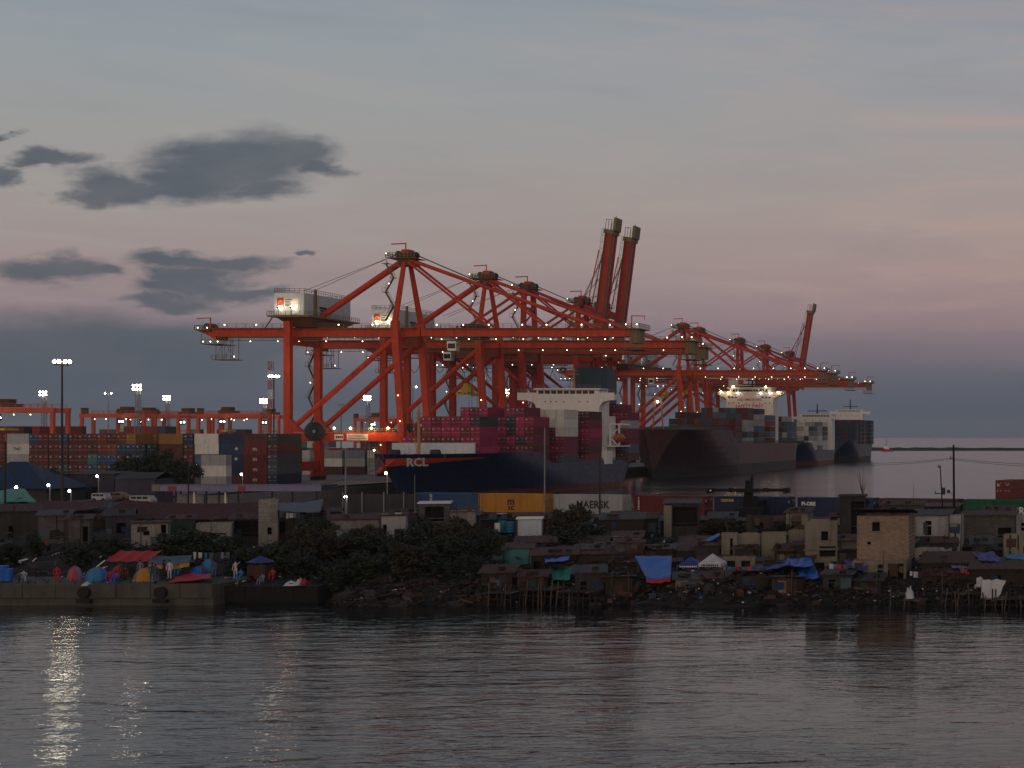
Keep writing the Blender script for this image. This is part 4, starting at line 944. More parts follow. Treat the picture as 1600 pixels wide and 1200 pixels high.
def bridge2():
    Y = 762; s = Y / F; x = lambda p: (p - VX) * s; z = lambda y: ZC + (HZ - y) * s; sw = M['ship_white']
    w = MB(); w.box(x(1134), x(1208), Y, Y + 12, 12, z(612)); w.box(x(1140), x(1205), Y + .2, Y + 9, z(612), z(606.5)); w.box(x(1157), x(1175.5), Y - 2, Y, z(643), z(638))
    for sg, a, e in ((-1, x(1134), x(1121.5)), (1, x(1208), x(1224.5))):
        poly = [(a, Y + .02, z(612)), (e, Y + .02, z(612)), (e, Y + .02, z(615.5)), (a, Y + .02, z(623.5))]; w.prism(poly if sg < 0 else poly[::-1], (0, 4, 0))
    w.box(x(1136), x(1207), Y - .3, Y + 9, z(606.5), z(605));
    fu = MB(); fu.box(x(1118), x(1150), Y + 26, Y + 40, 12, z(585)); fu.build('funnel_casing', sw, S2)
    o = w.build('bridge_house', sw, S2)
    for a in [1145, 1149.5, 1154, 1158.3, 1162, 1165.5, 1168.6, 1172, 1176.5, 1181, 1187, 1191, 1196]: g = MB(); g.box(x(a), x(a + 3), Y - .04, Y + .16, z(611.6), z(608.7)); g.build('bridge_window', M['pane_dark'], o)
    for a in (1138, 1143, 1148.5, 1190, 1195.5, 1201): g = MB(); g.box(x(a), x(a + 3), Y - .06, Y - .01, z(622), z(619.8)); g.build('window', M['pane_dark'], o)
    for a in (1139, 1146, 1154, 1165, 1176.5, 1187, 1195.5, 1202.5): g = MB(); g.box(x(a) - .18, x(a) + .25, Y - .06, Y - .01, z(630.8), z(628.8)); g.build('porthole', M['pane_dark'], o)
    lettering('NO SMOKING', 1.62, lambda a, b_: (x(1171) + a * 1.02, Y - .08, z(624.6) + b_), M['text_red'], o, 'lettering', .04, 1.1)
    lettering('SAFETY FIRST', 1.95, lambda a, b_: (x(1171) + a * 1.04, Y - .08, z(634.6) + b_), M['text_red'], o, 'lettering', .05, 1.1)
    m = MB(); m.tube((x(1172), Y + 5, z(605)), (x(1172), Y + 5, z(587)), .5, .3, 8); m.bar((x(1156), Y + 5, z(600)), (x(1190), Y + 5, z(600)), .5); m.bar((x(1161), Y + 5, z(594)), (x(1182), Y + 5, z(594)), .4); m.tube((x(1166), Y + 5, z(600)), (x(1166), Y + 5, z(588)), .22, .2, 6); m.tube((x(1178), Y + 5, z(600)), (x(1178), Y + 5, z(586)), .22, .2, 6); m.box(x(1148), x(1200), Y + 3, Y + 9, z(605), z(602.5)); m.build('radar_mast', M['dark_steel'], S2)
    f = MB(); f.box(x(1134), x(1142), Y + 25.8, Y + 26, z(598), z(591)); f.build('funnel_mark', M['emblem_red'], S2)
    for a, c, k, r_ in ((1127, 611.8, 'lamp_warm', .36), (1138.6, 613.6, 'lamp_warm', .38), (1146.3, 604, 'lamp_warm', .46), (1153.3, 614, 'lamp_white', .27), (1188.6, 614, 'lamp_white', .27), (1197, 604.4, 'lamp_warm', .36), (1203.5, 614, 'lamp_white', .3), (1216.8, 613, 'lamp_warm', .36)):
        lamp(o, (x(a), Y - .9, z(c)), k, r_)
    for a, c, pw in ((1138, 612, 60), (1171, 606, 110), (1204, 612, 60)): light(o, (x(a), Y - 7, z(c)), pw, (1, .62, .40), .4)
bridge2()
RS = 'the red ship'; G2 = ['slate', 'dark grey', 'brown', 'pale grey', 'dark red', 'slate', 'rust red', 'steel blue', 'slate']
for f, tiers in ((640, [0, 0, 0, 4, 5, 5, 5, 4, 4, 5, 5]), (668, [5] * 11), (690, [6, 6, 6, 6, 6, 6, 6, 6, 6, 6, 6]), (712, [6] * 11), (735, [6, 6, 6, 6, 5, 5, 5, 5, 5, 5, 5]), (785, [0, 0, 0, 0, 0, 0, 0, 0, 5, 5, 4])):
    for c, t in enumerate(tiers):
        for k in range(t):
            if c < 10 and c < 3: continue
            X = -158.2 - 2.5 * (10 - c); mass_box(X - 2.44, X, f, f + 12, 12.6 + 2.6 * k, random.choice(G2))
# the two far ships
S3, half3, zdk3 = ship('grey container ship with pale boxes and a white bridge, third along the quay', -174.5, 25, 836, 946, 8.0, 12.5, 20, 8, M['hull_grey'], M['boot_red'], 2.2, 30)
bow_band(S3, half3, -174.5, 836, 844.4, 872, 2.3, zdk3, M['hull_navy'])
for f, h in ((866, 5), (882, 6), (898, 6)):
    for c in range(9):
        for k in range(h):
            X = -163 - 2.5 * (8 - c); mass_box(X - 2.44, X, f, f + 12, 8.2 + 2.6 * k, random.choice(['white', 'pale grey', 'white', 'pale grey', 'white', 'lilac grey', 'slate', 'dark grey']))
def bridge_far(S, Y, x0, x1, xw0, xw1, ytop, ywing, z0):
    s = Y / F; x = lambda p: (p - VX) * s; z = lambda y: ZC + (HZ - y) * s
    w = MB(); w.box(x(x0), x(x1), Y, Y + 9, z0, z(ytop)); w.box(x(xw0), x(xw1), Y - .2, Y + 4, z(ywing + 4), z(ywing)); w.box(x(x0) - .4, x(x1) + .4, Y - .3, Y + 8, z(ytop), z(ytop - 1.2)); o = w.build('bridge_house', M['ship_white'], S)
    n = 9
    for k in range(n): a = x(x0 + 4) + k * (x(x1 - 4) - x(x0 + 4)) / n; g = MB(); g.box(a, a + .8 * (x(x1 - 4) - x(x0 + 4)) / n, Y - .06, Y - .01, z(ytop + 3.2), z(ytop + .8)); g.build('bridge_window', M['pane_dark'], o)
    for k in range(4):
        for q in range(2): a = x(x0 + 8 + k * (x1 - x0 - 16) / 3); g = MB(); g.box(a - .2, a + .2, Y - .06, Y - .01, z(ytop + 9.5 + q * 7), z(ytop + 8 + q * 7)); g.build('porthole', M['pane_dark'], o)
    m = MB(); m.tube((x((x0 + x1) / 2), Y + 4, z(ytop)), (x((x0 + x1) / 2), Y + 4, z(ytop - 17)), .5, .3, 8); m.bar((x(x0 + 10), Y + 4, z(ytop - 6)), (x(x1 - 10), Y + 4, z(ytop - 6)), .5); m.build('radar_mast', M['teal_funnel'], S)
bridge_far(S3, 918, 1250, 1300, 1238, 1306, 648, 651, 8)
S4, half4, zdk4 = ship('blue hulled ship with navy box stacks and white bridge, farthest on the quay', -172.5, 27, 962, 1068, 10.5, 13, 20, 8, M['hull_grey'], M['boot_dark'], 3.0, 30)
bow_band(S4, half4, -172.5, 962, 970.4, 998, 3.1, zdk4, M['hull_navy'])
for f, h in ((990, 5), (1006, 6), (1022, 6), (1052, 6)):
    for c in range(10):
        for k in range(h): X = -160 - 2.5 * (9 - c); mass_box(X - 2.44, X, f, f + 12, 10.6 + 2.6 * k, random.choice(['navy', 'navy', 'navy', 'dark red', 'navy', 'dark grey']))
bridge_far(S4, 1038, 1306, 1348, 1296, 1360, 641, 643, 10)
me_m = []
for cname in MASSCOL: me_m.append(mat('mass_' + cname.replace(' ', '_'), PAINT[cname], .6, .45, .25, 0, .4))
tag(mass.build('stacked_containers', me_m), 'distant stacks of mixed shipping containers in the yard and on far ships', 'containers', kind='stuff')
def tug():
    p = P(1386, 705, .66); X, Y = p.x, p.y; r = thing('tugboat', 'small red hulled tug with mast off the end of the quay', 'tugboat', (X, Y, 0))
    h = MB(); rows = []
    for k in range(13):
        t = k / 12; xx = X - 6 + 12 * t; w = 3.2 * math.sin(math.pi * (.12 + .76 * t)) ** .6; zt = 2.0 + 1.4 * (1 - t) ** 2; rows.append([(xx, Y - w * .7, -.5), (xx, Y - w, zt), (xx, Y + w, zt), (xx, Y + w * .7, -.5)])
    h.grid(rows); h.build('hull', M['tarp_red'], r, True)
    d = MB(); d.box(X - 3, X + 2, Y - 2, Y + 2, 2.0, 5.2); d.box(X - 2.2, X + .8, Y - 1.6, Y + 1.6, 5.2, 7.6); d.build('wheelhouse', M['ship_white'], r)
    g = MB(); g.box(X - 2, X + .6, Y - 1.64, Y - 1.6, 6.1, 7.1); g.build('window', M['pane_dark'], r)
    m = MB(); m.tube((X - .5, Y, 7.6), (X - .5, Y, 14.5), .2, .1, 6); m.bar((X - 1.8, Y, 11), (X + .8, Y, 11), .15); m.build('mast', M['dark_steel'], r)
    l = MB(); l.tube((X - 20, Y + 4, 0), (X - 20, Y + 4, 12), .2, .2, 6); o = thing('beacon', 'lone lit beacon pole beyond the farthest ship', 'beacon', (X - 20, Y + 4, 0)); l.build('pole', M['dark_steel'], o); lamp(o, (X - 20, Y + 4, 12.4), 'lamp_cool', .5)
tug()
print('containers', NBOX[0])
# ---------------------------------------------------------------- container row on the near land
ROWP, ROWQ = G(747, .1008, 4.0), G(1505, .0915, 4.0)
RDIR = (ROWQ - ROWP).normalized(); RANG = math.atan2(RDIR.y, RDIR.x)
def row_x(px):                                         # point of the row line seen at that pixel
    k = (px - VX) / F; t = (k * ROWP.y - ROWP.x) / (RDIR.x - k * RDIR.y); return ROWP + RDIR * t
for px, col, words, marks in [(648, 'blue', 'dull blue container left of the yellow one in the waterside row', [('v', 'OOCL', .62, 3.0, 'text_white')]), (747.5, 'yellow', 'yellow container with black MSC letters in the waterside row', [('h', 'm', 1.75, .1, 'ink', 1.72), ('h', 'sc', 1.25, .1, 'ink', .78)]),
        (865, 'pale grey', 'grey container lettered MAERSK in the waterside row', [('h', 'MAERSK', 1.6, -.9, 'ink', 1.35)]), (990, 'dark red', 'dark red ribbed container with white upright lettering in the waterside row', [('v', 'TEXAS', .42, 5.2, 'text_white')]),
        (1116, 'navy', 'navy container with small yellow lettering behind the lifting boom', [('h', 'CRONOS', .5, 3.9, 'text_yellow', 2.3)]), (1246, 'navy', 'navy container with white lettering right of the lifting boom', [('h', 'PI-ORE', .75, 4.3, 'text_white', 1.95), ('h', '- - - - - - - -', .3, 4.3, 'text_white', 1.35)]),
        (1374, 'brown', 'maroon container behind the two poles in the waterside row', [('v', 'CAI', .55, 4.3, 'text_white')]), (1505, 'green', 'green container lettered EVERGREEN at the right edge', [('h', 'EVERGREEN', 1.5, -1.9, 'text_white', 1.3)])]:
    a = row_x(px); c = a + RDIR * 6.1 + Vector((-RDIR.y, RDIR.x, 0)) * 1.22
    o = container((c.x, c.y, 4.02), col, words, 'containers in a row at the water', 12.19, RANG + R(90), 2.9)
    for mk in marks:
        if mk[0] == 'h': local_lettering(mk[1], mk[2], (mk[3], mk[5]), M[mk[4]], o, .035)
        else:
            for q, ch in enumerate(mk[1]): local_lettering(ch, mk[2], (mk[3], 2.45 - q * mk[2] * .95), M[mk[4]], o, .02)
a = row_x(1558); container((a.x + 1.3, a.y + 9.2, 6.92), 'dark red', 'single dark red container end standing above the green container', 'containers in a row at the water', 6.06, RANG)
a = row_x(1558); container((a.x + 1.3, a.y + 9.2, 4.02), 'brown', 'container under the raised dark red one, hidden behind the green container', 'containers in a row at the water', 6.06, RANG, 2.9)

# ---------------------------------------------------------------- small buildings
def face_rot(X, Y, k=.85): return math.atan2(-X, Y) * k
def panel(b, x0, x1, z0, z1, y, th, holes, m=0):
    xs = sorted({x0, x1, *[h[0] for h in holes], *[h[1] for h in holes]}); zs = sorted({z0, z1, *[h[2] for h in holes], *[h[3] for h in holes]})
    for i in range(len(xs) - 1):
        for j in range(len(zs) - 1):
            cx, cz = (xs[i] + xs[i + 1]) / 2, (zs[j] + zs[j + 1]) / 2
            if any(h[0] < cx < h[1] and h[2] < cz < h[3] for h in holes): continue
            b.box(xs[i], xs[i + 1], y, y + th, zs[j], zs[j + 1], m)
def corrugated(w, d, z_front, z_back, over=.35, ridge=None):
    b = MB(); n = max(8, int(w / .3)); rows = []
    prof = [(-over, z_front), (d + over, z_back)] if ridge is None else [(-over, z_front), (d / 2, ridge), (d + over, z_back)]
    for y, z in prof:
        rows.append([(-w / 2 - over + (w + 2 * over) * k / n, y + random.uniform(-.04, .04), z + (.05 if k % 2 else 0) + random.uniform(-.015, .015)) for k in range(n + 1)])
    b.grid(rows); lo = [[(p[0], p[1], p[2] - .05) for p in r] for r in rows]; b.grid(lo); b.grid([rows[0], lo[0]]); return b
def hut(x0, x1, yt, yb, s, wall, label, depth=4.0, roof=None, rmat=None, holes=(), cat='shack', rot=None, name='shack', rise=.5, ledge=False, ragged=0.0):
    c = P((x0 + x1) / 2, yb, s); zb = min(c.z, gz(c.x, c.y) - .1) if c.z < gz(c.x, c.y) + 1.2 else c.z
    H = ZC + (HZ - yt) * s - zb; th = face_rot(c.x, c.y) if rot is None else rot
    e = Vector((math.cos(th), math.sin(th)))
    W = 1.0
    for _ in range(4):
        l = PX(c.x - e.x * W / 2, c.y - e.y * W / 2); r_ = PX(c.x + e.x * W / 2, c.y + e.y * W / 2); W *= (x1 - x0) / (r_ - l)
    r = thing(name, label, cat, (0, 0, 0)); hs = [(-W / 2 + W * a, -W / 2 + W * b_, H * c_, H * d_) for a, b_, c_, d_ in holes]
    b = MB(); panel(b, -W / 2, W / 2, 0, H, 0, .16, hs)
    if ragged:
        k = -W / 2
        while k < W / 2 - .3: wv = random.uniform(.3, .9); b.box(k, min(W / 2, k + wv), .01, .15, H, H + random.uniform(0, ragged)); k += wv
    b.box(-W / 2, -W / 2 + .16, .16, depth, 0, H); b.box(W / 2 - .16, W / 2, .16, depth, 0, H); b.box(-W / 2 + .16, W / 2 - .16, depth - .16, depth, 0, H)
    b.box(-W / 2 + .16, W / 2 - .16, .16, depth - .16, H * .49, H * .49 + .12)
    b.build('wall', M[wall], r)
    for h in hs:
        i = MB(); i.box(h[0] - .05, h[1] + .05, -.05, .0, max(0, h[2] - .08), h[2] - .01); i.build('sill', M[wall], r); i = MB(); i.box(h[0] - .02, h[1] + .02, 1.1, 1.15, h[2], h[3]); i.build('shade_panel', [M['shade_and_black']], r)  # near-black panel set behind each hole stands in for the shade indoors
    if name in ('shack', 'lean_to') and wall not in ('plastic_teal', 'tarp_slate'):
        for q in range(random.choice((1, 2, 3, 4))):            # odd sheets nailed over the front
            w_, h_ = random.uniform(.4, 1.1), random.uniform(.5, 1.3); a0 = random.uniform(-W / 2, max(-W / 2 + .05, W / 2 - w_)); z0 = random.uniform(0, max(.05, H - h_)); yy = -.02 - .015 * q; dz = random.uniform(-.06, .06)
            i = MB(); i.prism([(a0, yy, z0), (a0 + w_, yy, z0 + dz), (a0 + w_ + dz, yy, min(H, z0 + h_)), (a0 + dz, yy, min(H, z0 + h_ - dz))], (0, .014, 0)); i.build('patch_sheet', M[random.choice(('roof_rust', 'wood_dark', 'tarp_slate', 'roof_grey', 'concrete_raw', 'sheet_green', 'roof_blue', 'wood_pale', 'roof_rust', 'concrete_dark'))], r)
        for q in range(random.choice((0, 1, 2))):
            a0 = random.uniform(-W / 2, W / 2); i = MB(); i.bar((a0, -.12, 0), (a0 + random.uniform(-.25, .25), -.1, H + random.uniform(.1, 1.1)), .07); i.build('prop_pole', M['wood_pale' if random.random() < .4 else 'wood_dark'], r)
        if roof and random.random() < .75:
            for q in range(random.choice((1, 2, 3))): a0, d0 = random.uniform(-W * .4, W * .4), random.uniform(.2, depth * .5); i = MB(); i.tube((a0, d0, H + rise * .6 + .02), (a0, d0, H + rise * .6 + .28), .33, .3, 10); i.build('roof_weight', M[random.choice(('black_rubber', 'concrete_dark', 'wood_dark'))], r)
    if ledge: i = MB(); i.box(-W / 2 - .15, W / 2 + .15, -.12, .0, H * .48, H * .48 + .14); i.build('ledge', M['concrete_raw'], r)
    if roof == 'shed': corrugated(W, depth, H + .06, H + .06 + rise).build('roof', M[rmat], r)
    elif roof == 'fall': corrugated(W, depth, H + rise, H + .06).build('roof', M[rmat], r)
    elif roof == 'gable': corrugated(W, depth, H + .05, H + .05, .3, H + rise).build('roof', M[rmat], r)
    elif roof == 'flat': i = MB(); i.box(-W / 2 - .2, W / 2 + .2, -.25, depth + .2, H, H + .18); i.build('roof', M[rmat], r)
    r.location = (c.x, c.y, zb); r.rotation_euler = (0, 0, th); return r, W, H
def tarp(pts, sag, mt, label, cat='tarpaulin', name='tarpaulin', ripple=.06, edge=None):
    """draped sheet between four corners given as (pixel x, pixel y, scale)"""
    a, b_, c_, d_ = [Vector(P(*p)) for p in pts]; n, m = 14, 10; rows = []
    ph = random.uniform(0, 6)
    for i in range(m + 1):
        v = i / m; row = []
        for j in range(n + 1):
            u = j / n; p = (a.lerp(b_, u)).lerp(d_.lerp(c_, u), v); w = math.sin(math.pi * u) * .6 + math.sin(math.pi * v) * .6
            p.z += -sag * math.sin(math.pi * u) * (.35 + .65 * math.sin(math.pi * v)) + ripple * math.sin(u * 17 + ph + v * 3) * w + ripple * .7 * math.sin(v * 11 + u * 6 + ph)
            p.y += ripple * math.sin(u * 13 + ph); row.append(p)
        rows.append(row)
    g = MB(); g.grid(rows); o = g.build(name, M[mt], None, True); md = o.modifiers.new('thick', 'SOLIDIFY'); md.thickness = .02
    if edge: g = MB(); g.grid([rows[-1], [p + Vector((0, -.05, -.35)) for p in rows[-1]]]); g.build('hem', M[edge], o)
    return tag(o, label, cat, 'tarpaulins over the shacks')
def canopy_tent(x0, x1, ytop, yeave, yb, s, mt, label):
    a = P(x0, yeave, s); b_ = P(x1, yeave, s); zt = P(x0, ytop, s).z; W = b_.x - a.x; cx, Y = (a.x + b_.x) / 2, a.y; zb = gz(cx, Y + 1)
    r = thing('canopy_tent', label, 'canopy', (cx, Y + W / 2, zb)); g = MB(); q = [(a.x, Y, a.z), (b_.x, Y, a.z), (b_.x, Y + W, a.z), (a.x, Y + W, a.z)]
    g.add(q + [(cx, Y + W / 2, zt)], [(0, 1, 4), (1, 2, 4), (2, 3, 4), (3, 0, 4)])
    for k in range(4): p, w = q[k], q[(k + 1) % 4]; g.add([p, w, (w[0], w[1], w[2] - .3), (p[0], p[1], p[2] - .3)], [(0, 1, 2, 3)])
    g.build('roof', M[mt], r)
    for p in q: l = MB(); l.bar((p[0], p[1], zb - .2), p, .06); l.build('pole', M['grey_steel'], r)
    return r, a, b_, zt
def dome_tent(x0, x1, yt, yb, s, mt, mt2, label):
    a = P((x0 + x1) / 2, yb, s); W = (x1 - x0) * s; H = (yb - yt) * s; r = thing('dome_tent', label, 'tent', (a.x, a.y + W / 2, a.z), 'tents on the wharf'); g = MB(); rows = []; n = 16
    for i in range(7):
        el = i / 6 * math.pi / 2; row = []
        for k in range(n):
            t = 2 * math.pi * k / n + math.pi / n; rr = (W / 2) * math.cos(el) ** .8 * (1 + .10 * math.cos(4 * t)); row.append((a.x + math.cos(t) * rr, a.y + W / 2 + math.sin(t) * rr, a.z + H * math.sin(el)))
        rows.append(row)
    g.grid(rows, 0, True)
    for q in range(len(g.f)):
        k = q % n
        if k in (3, 4, 8, 9, 14, 15): g.m[q] = 1
    g.build('fabric', [M[mt], M[mt2]], r, False)
    d = MB(); d.add([(a.x - W * .18, a.y - .02, a.z + .02), (a.x + W * .18, a.y - .02, a.z + .02), (a.x + W * .12, a.y + W * .10, a.z + H * .5), (a.x - W * .12, a.y + W * .10, a.z + H * .5)], [(0, 1, 2, 3)]); d.build('doorway_shade', M['shade_and_black'], r)  # dark sheet painted as the shaded inside of the tent doorway
    for sg in (-1, 1):
        p = MB(); pts = [(a.x + sg * W * .36 * math.cos(math.pi * k / 10), a.y + W / 2 + W * .36 * math.cos(math.pi * k / 10) * -1, a.z + H * 1.03 * math.sin(math.pi * k / 10)) for k in range(11)]; p.path(pts, .025, 4); p.build('tent_pole', M['grey_steel'], r)
    return r

# ---------------------------------------------------------------- trees and bushes
CROWNS = []
def crown_mesh(seed, n_leaf, mt, spiky=False):
    rnd = random.Random(seed); b = MB(); cl = []
    for k in range(44):
        v = Vector((rnd.gauss(0, 1), rnd.gauss(0, 1), rnd.gauss(0, 1))).normalized() * rnd.uniform(.2, .86); cl.append((v, rnd.uniform(.14, .34)))
    for k in range(n_leaf):
        c, rr = cl[rnd.randrange(len(cl))]; d = Vector((rnd.gauss(0, 1), rnd.gauss(0, 1), rnd.gauss(0, 1))).normalized() * rr * rnd.uniform(.5, 1.08); p = c + d
        u = Vector((rnd.gauss(0, 1), rnd.gauss(0, 1), rnd.gauss(0, .6))).normalized(); w = u.cross(d.normalized() + Vector((0, 0, .4)));
        if w.length < .05: continue
        w.normalize(); L = rnd.uniform(.04, .085) * (1.6 if spiky else 1); q = L * (.3 if spiky else .5)
        b.add([p - u * L, p + w * q, p + u * L, p - w * q], [(0, 1, 2, 3)], 0 if rnd.random() < .6 else 1)
    me = b.mesh('crown'); me.materials.append(M[mt[0]]); me.materials.append(M[mt[1]]); return me
CROWN = {k: crown_mesh(31 + i, 7000, m, k == 'dry') for i, (k, m) in enumerate([('a', ('leaf_dark', 'leaf_mid')), ('b', ('leaf_mid', 'leaf_dark')), ('c', ('leaf_dark', 'leaf_dark')), ('dry', ('leaf_brown', 'leaf_dark'))])}
tb = MB(); tb.tube((0, 0, -1), (.04, .02, .2), .07, .045, 7)
for k in range(6): a = k * 1.05; tb.tube((.04, .02, .1 + .03 * k), (math.cos(a) * .5, math.sin(a) * .5, .45 + .06 * k), .03, .01, 5)
TRUNK = tb.mesh('trunk'); TRUNK.materials.append(M['bark'])
def tree(x0, x1, yt, yb, s, kind, label, name='tree', cat='tree', depth=None):
    c = P((x0 + x1) / 2, (yt + yb) / 2, s); rx, rz = (x1 - x0) * s / 2 / .78, (yb - yt) * s / 2 / .80; zg = gz(c.x, c.y) if c.y < 300 else 3.56
    r = thing(name, label, cat, (c.x, c.y, min(zg, c.z - rz)), 'bank trees and bushes'); o = bpy.data.objects.new('crown', CROWN[kind]); C.objects.link(o); o.parent = r; o.location = (0, 0, c.z - r.location.z); o.scale = (rx, depth or max(1.2, rx * .8), rz); o.rotation_euler = (0, 0, random.uniform(0, 6))
    if abs(rx - (depth or rx * .8)) > .5 * rx: o.rotation_euler = (0, 0, random.choice((0, math.pi)))
    t = bpy.data.objects.new('trunk', TRUNK); C.objects.link(t); t.parent = r; t.location = (0, 0, c.z - r.location.z); t.scale = (min(rx, 3), min(rx, 3), max(.4, c.z - r.location.z + .3)); return r
SY2 = .13
# far left: behind the shacks
def blue_hall():
    c = P(28, 775, .12); X0, X1, Y = P(-60, 0, .12).x, P(76, 0, .12).x, c.y; ze, zr = P(0, 764, .12).z, P(0, 722, .12).z; r = thing('blue_roofed_hall', 'hall with dark blue hipped roof at the left edge', 'hall', (X0, Y, 3.6))
    b = MB(); b.box(X0 + .5, X1 - .8, Y + .6, Y + 12, 3, ze); b.build('wall', M['concrete_dark'], r)
    q = [(X0, Y, ze), (X1, Y, ze), (X1, Y + 13, ze), (X0, Y + 13, ze)]; g = MB(); g.add(q + [(X0 + 5, Y + 6, zr), (X1 - 8.2, Y + 6, zr)], [(0, 1, 5, 4), (1, 2, 5), (2, 3, 4, 5), (3, 0, 4)]); g.add([(p[0], p[1], p[2] - .15) for p in q], [(3, 2, 1, 0)]); g.build('roof', M['roof_blue'], r)
blue_hall()
tree(58, 108, 728, 790, .124, 'c', 'dark round tree beside the blue hipped roof')
tree(172, 236, 706, 780, .135, 'c', 'dark tree against the container stacks left of the canopy'); tree(222, 272, 698, 772, .137, 'a', 'taller dark tree before the navy containers'); tree(258, 306, 712, 770, .133, 'c', 'dark tree touching the left end of the canopy')
hut(102, 178, 741, 792, .126, 'plaster_violet', 'long grey building with pale roof edge behind the parked vans', 7, 'shed', 'roof_grey', [(.55, .7, 0, .6)], 'building', 0, 'grey_building', .4)
hut(180, 242, 748, 790, .124, 'plaster_violet', 'dull violet building behind the white minibus', 6, 'gable', 'roof_grey', [], 'building', 0, 'grey_building', 1.2)
def yard_lamp(x, y, s, kind, label, h=None):
    p = P(x, y, s); zb = gz(p.x, p.y) if p.y < 290 else 3.56; r = thing('street_lamp', label, 'street lamp', (p.x, p.y, zb), 'small lamps around the yard'); b = MB(); b.tube((p.x, p.y, zb), (p.x, p.y, p.z), .10, .07, 6); b.bar((p.x, p.y, p.z), (p.x + .0, p.y - .35, p.z + .05), .1); b.build('pole', M['grey_steel'], r); lamp(r, (p.x, p.y - .45, p.z), kind, .24)
    return r
for x, y, s, k, l in [(154, 744, .123, 'lamp_cool', 'white lamp on the front of the long grey building'), (28, 761, .105, 'lamp_cool', 'white lamp above the green tarpaulin'), (78, 758, .116, 'lamp_cool', 'lamp under the dark tree by the blue roof'), (111, 767, .115, 'lamp_cool', 'white lamp low at the left end of the grey building'),
                      (309, 727, .14, 'lamp_white', 'bright lamp before the pale container stack'), (379, 741, .13, 'lamp_white', 'lamp before the maroon containers with white marks'), (542, 776, .098, 'lamp_cool', 'bright white lamp beside the tall grey pole'), (605, 739, .105, 'lamp_warm', 'glowing amber lamp on a pole left of the navy bow')]:
    yard_lamp(x, y, s, k, l)
p = P(605, 739, .105); light(None, (p.x, p.y - .6, p.z), 60, (1, .65, .25), .2)
def canopy():
    s = .115; X0, X1, Y = P(237, 0, s).x, P(502, 0, s).x, F * s; z1, z0 = P(0, 757, s).z, P(0, 767.5, s).z; r = thing('station_canopy', 'long low canopy with lilac and red fascia on thin posts', 'canopy', ((X0 + X1) / 2, Y, 3.6))
    b = MB(); b.box(X0 + .02, X1 - .02, Y + .06, Y + 6, z0 + .1, z1 - .1); b.build('roof_slab', M['roof_grey'], r)
    for a, e, m in ((237, 250, 'concrete_raw'), (250, 262, 'canopy_lilac'), (262, 276, 'canopy_red'), (276, 372, 'canopy_lilac'), (372, 384, 'canopy_red'), (384, 502, 'canopy_lilac')):
        f = MB(); f.box(P(a, 0, s).x, P(e, 0, s).x - .01, Y, Y + .06, z0, z1 - .28); f.build('fascia', M[m], r)
    f = MB(); f.box(X0, X1, Y - .03, Y + .08, z1 - .26, z1); f.build('edge_trim', M['tarp_lilac'], r)
    for x in (246, 269, 298, 317, 337, 347, 367, 420, 452, 490): l = MB(); l.box(P(x, 0, s).x - .12, P(x, 0, s).x + .12, Y + 1, Y + 1.24, 3.2, z0 + .1); l.build('post', M['dark_steel' if x not in (298, 347) else 'sign_white'], r)
    k = MB(); k.box(P(252, 0, s).x, P(296, 0, s).x, Y + 4.5, Y + 5.8, 3.2, 5.4); k.box(P(302, 0, s).x, P(334, 0, s).x, Y + 4.5, Y + 5.8, 3.2, 5.2); k.build('kiosk', M['plaster_white'], r)
canopy()
def van(x0, x1, yt, s, body, label, kind):
    L = (x1 - x0) * s; p = P((x0 + x1) / 2, yt, s); X, Y = p.x, p.y; zg = max(3.56, gz(X, Y)); H = max(1.5, p.z - zg); r = thing('parked_van', label, 'van', (X, Y, zg), 'vans parked beside the canopy'); h = H - .3; z = zg + .3
    prof = [(-.5, 0), (-.5, .9), (-.44, 1), (.36, 1), (.47, .5), (.5, .4), (.5, 0)] if kind == 'van' else [(-.5, 0), (-.5, .55), (-.42, .6), (-.36, 1), (.16, 1), (.28, .58), (.48, .5), (.5, .3), (.5, 0)]
    b = MB(); b.prism([(X + u * L, Y, z + v * h) for u, v in prof], (0, 1.8, 0)); b.build('body', M[body], r)
    for a, e in (((-.42, -.2), (-.16, .06), (.1, .34)) if kind == 'van' else ((-.33, -.12), (-.09, .14))): w = MB(); w.box(X + a * L, X + e * L, Y - .02, Y, z + h * .55, z + h * .88); w.build('window', M['pane_dark'], r)
    for u in (-.32, .32): w = MB(); w.tube((X + u * L, Y - .04, zg + .32), (X + u * L, Y + .25, zg + .32), .32, .32, 12); w.build('wheel', M['black_rubber'], r)
van(143, 165, 775, .117, 'van_white', 'small white van left of the brown car', 'van'); van(166, 199, 770, .119, 'van_brown', 'brownish car parked between the two white vans', 'car'); van(202, 236, 780, .112, 'van_white', 'white minibus parked at the left end of the canopy', 'van')
van(757, 797, 803, .09, 'van_white', 'pale car parked below the yellow container', 'car')

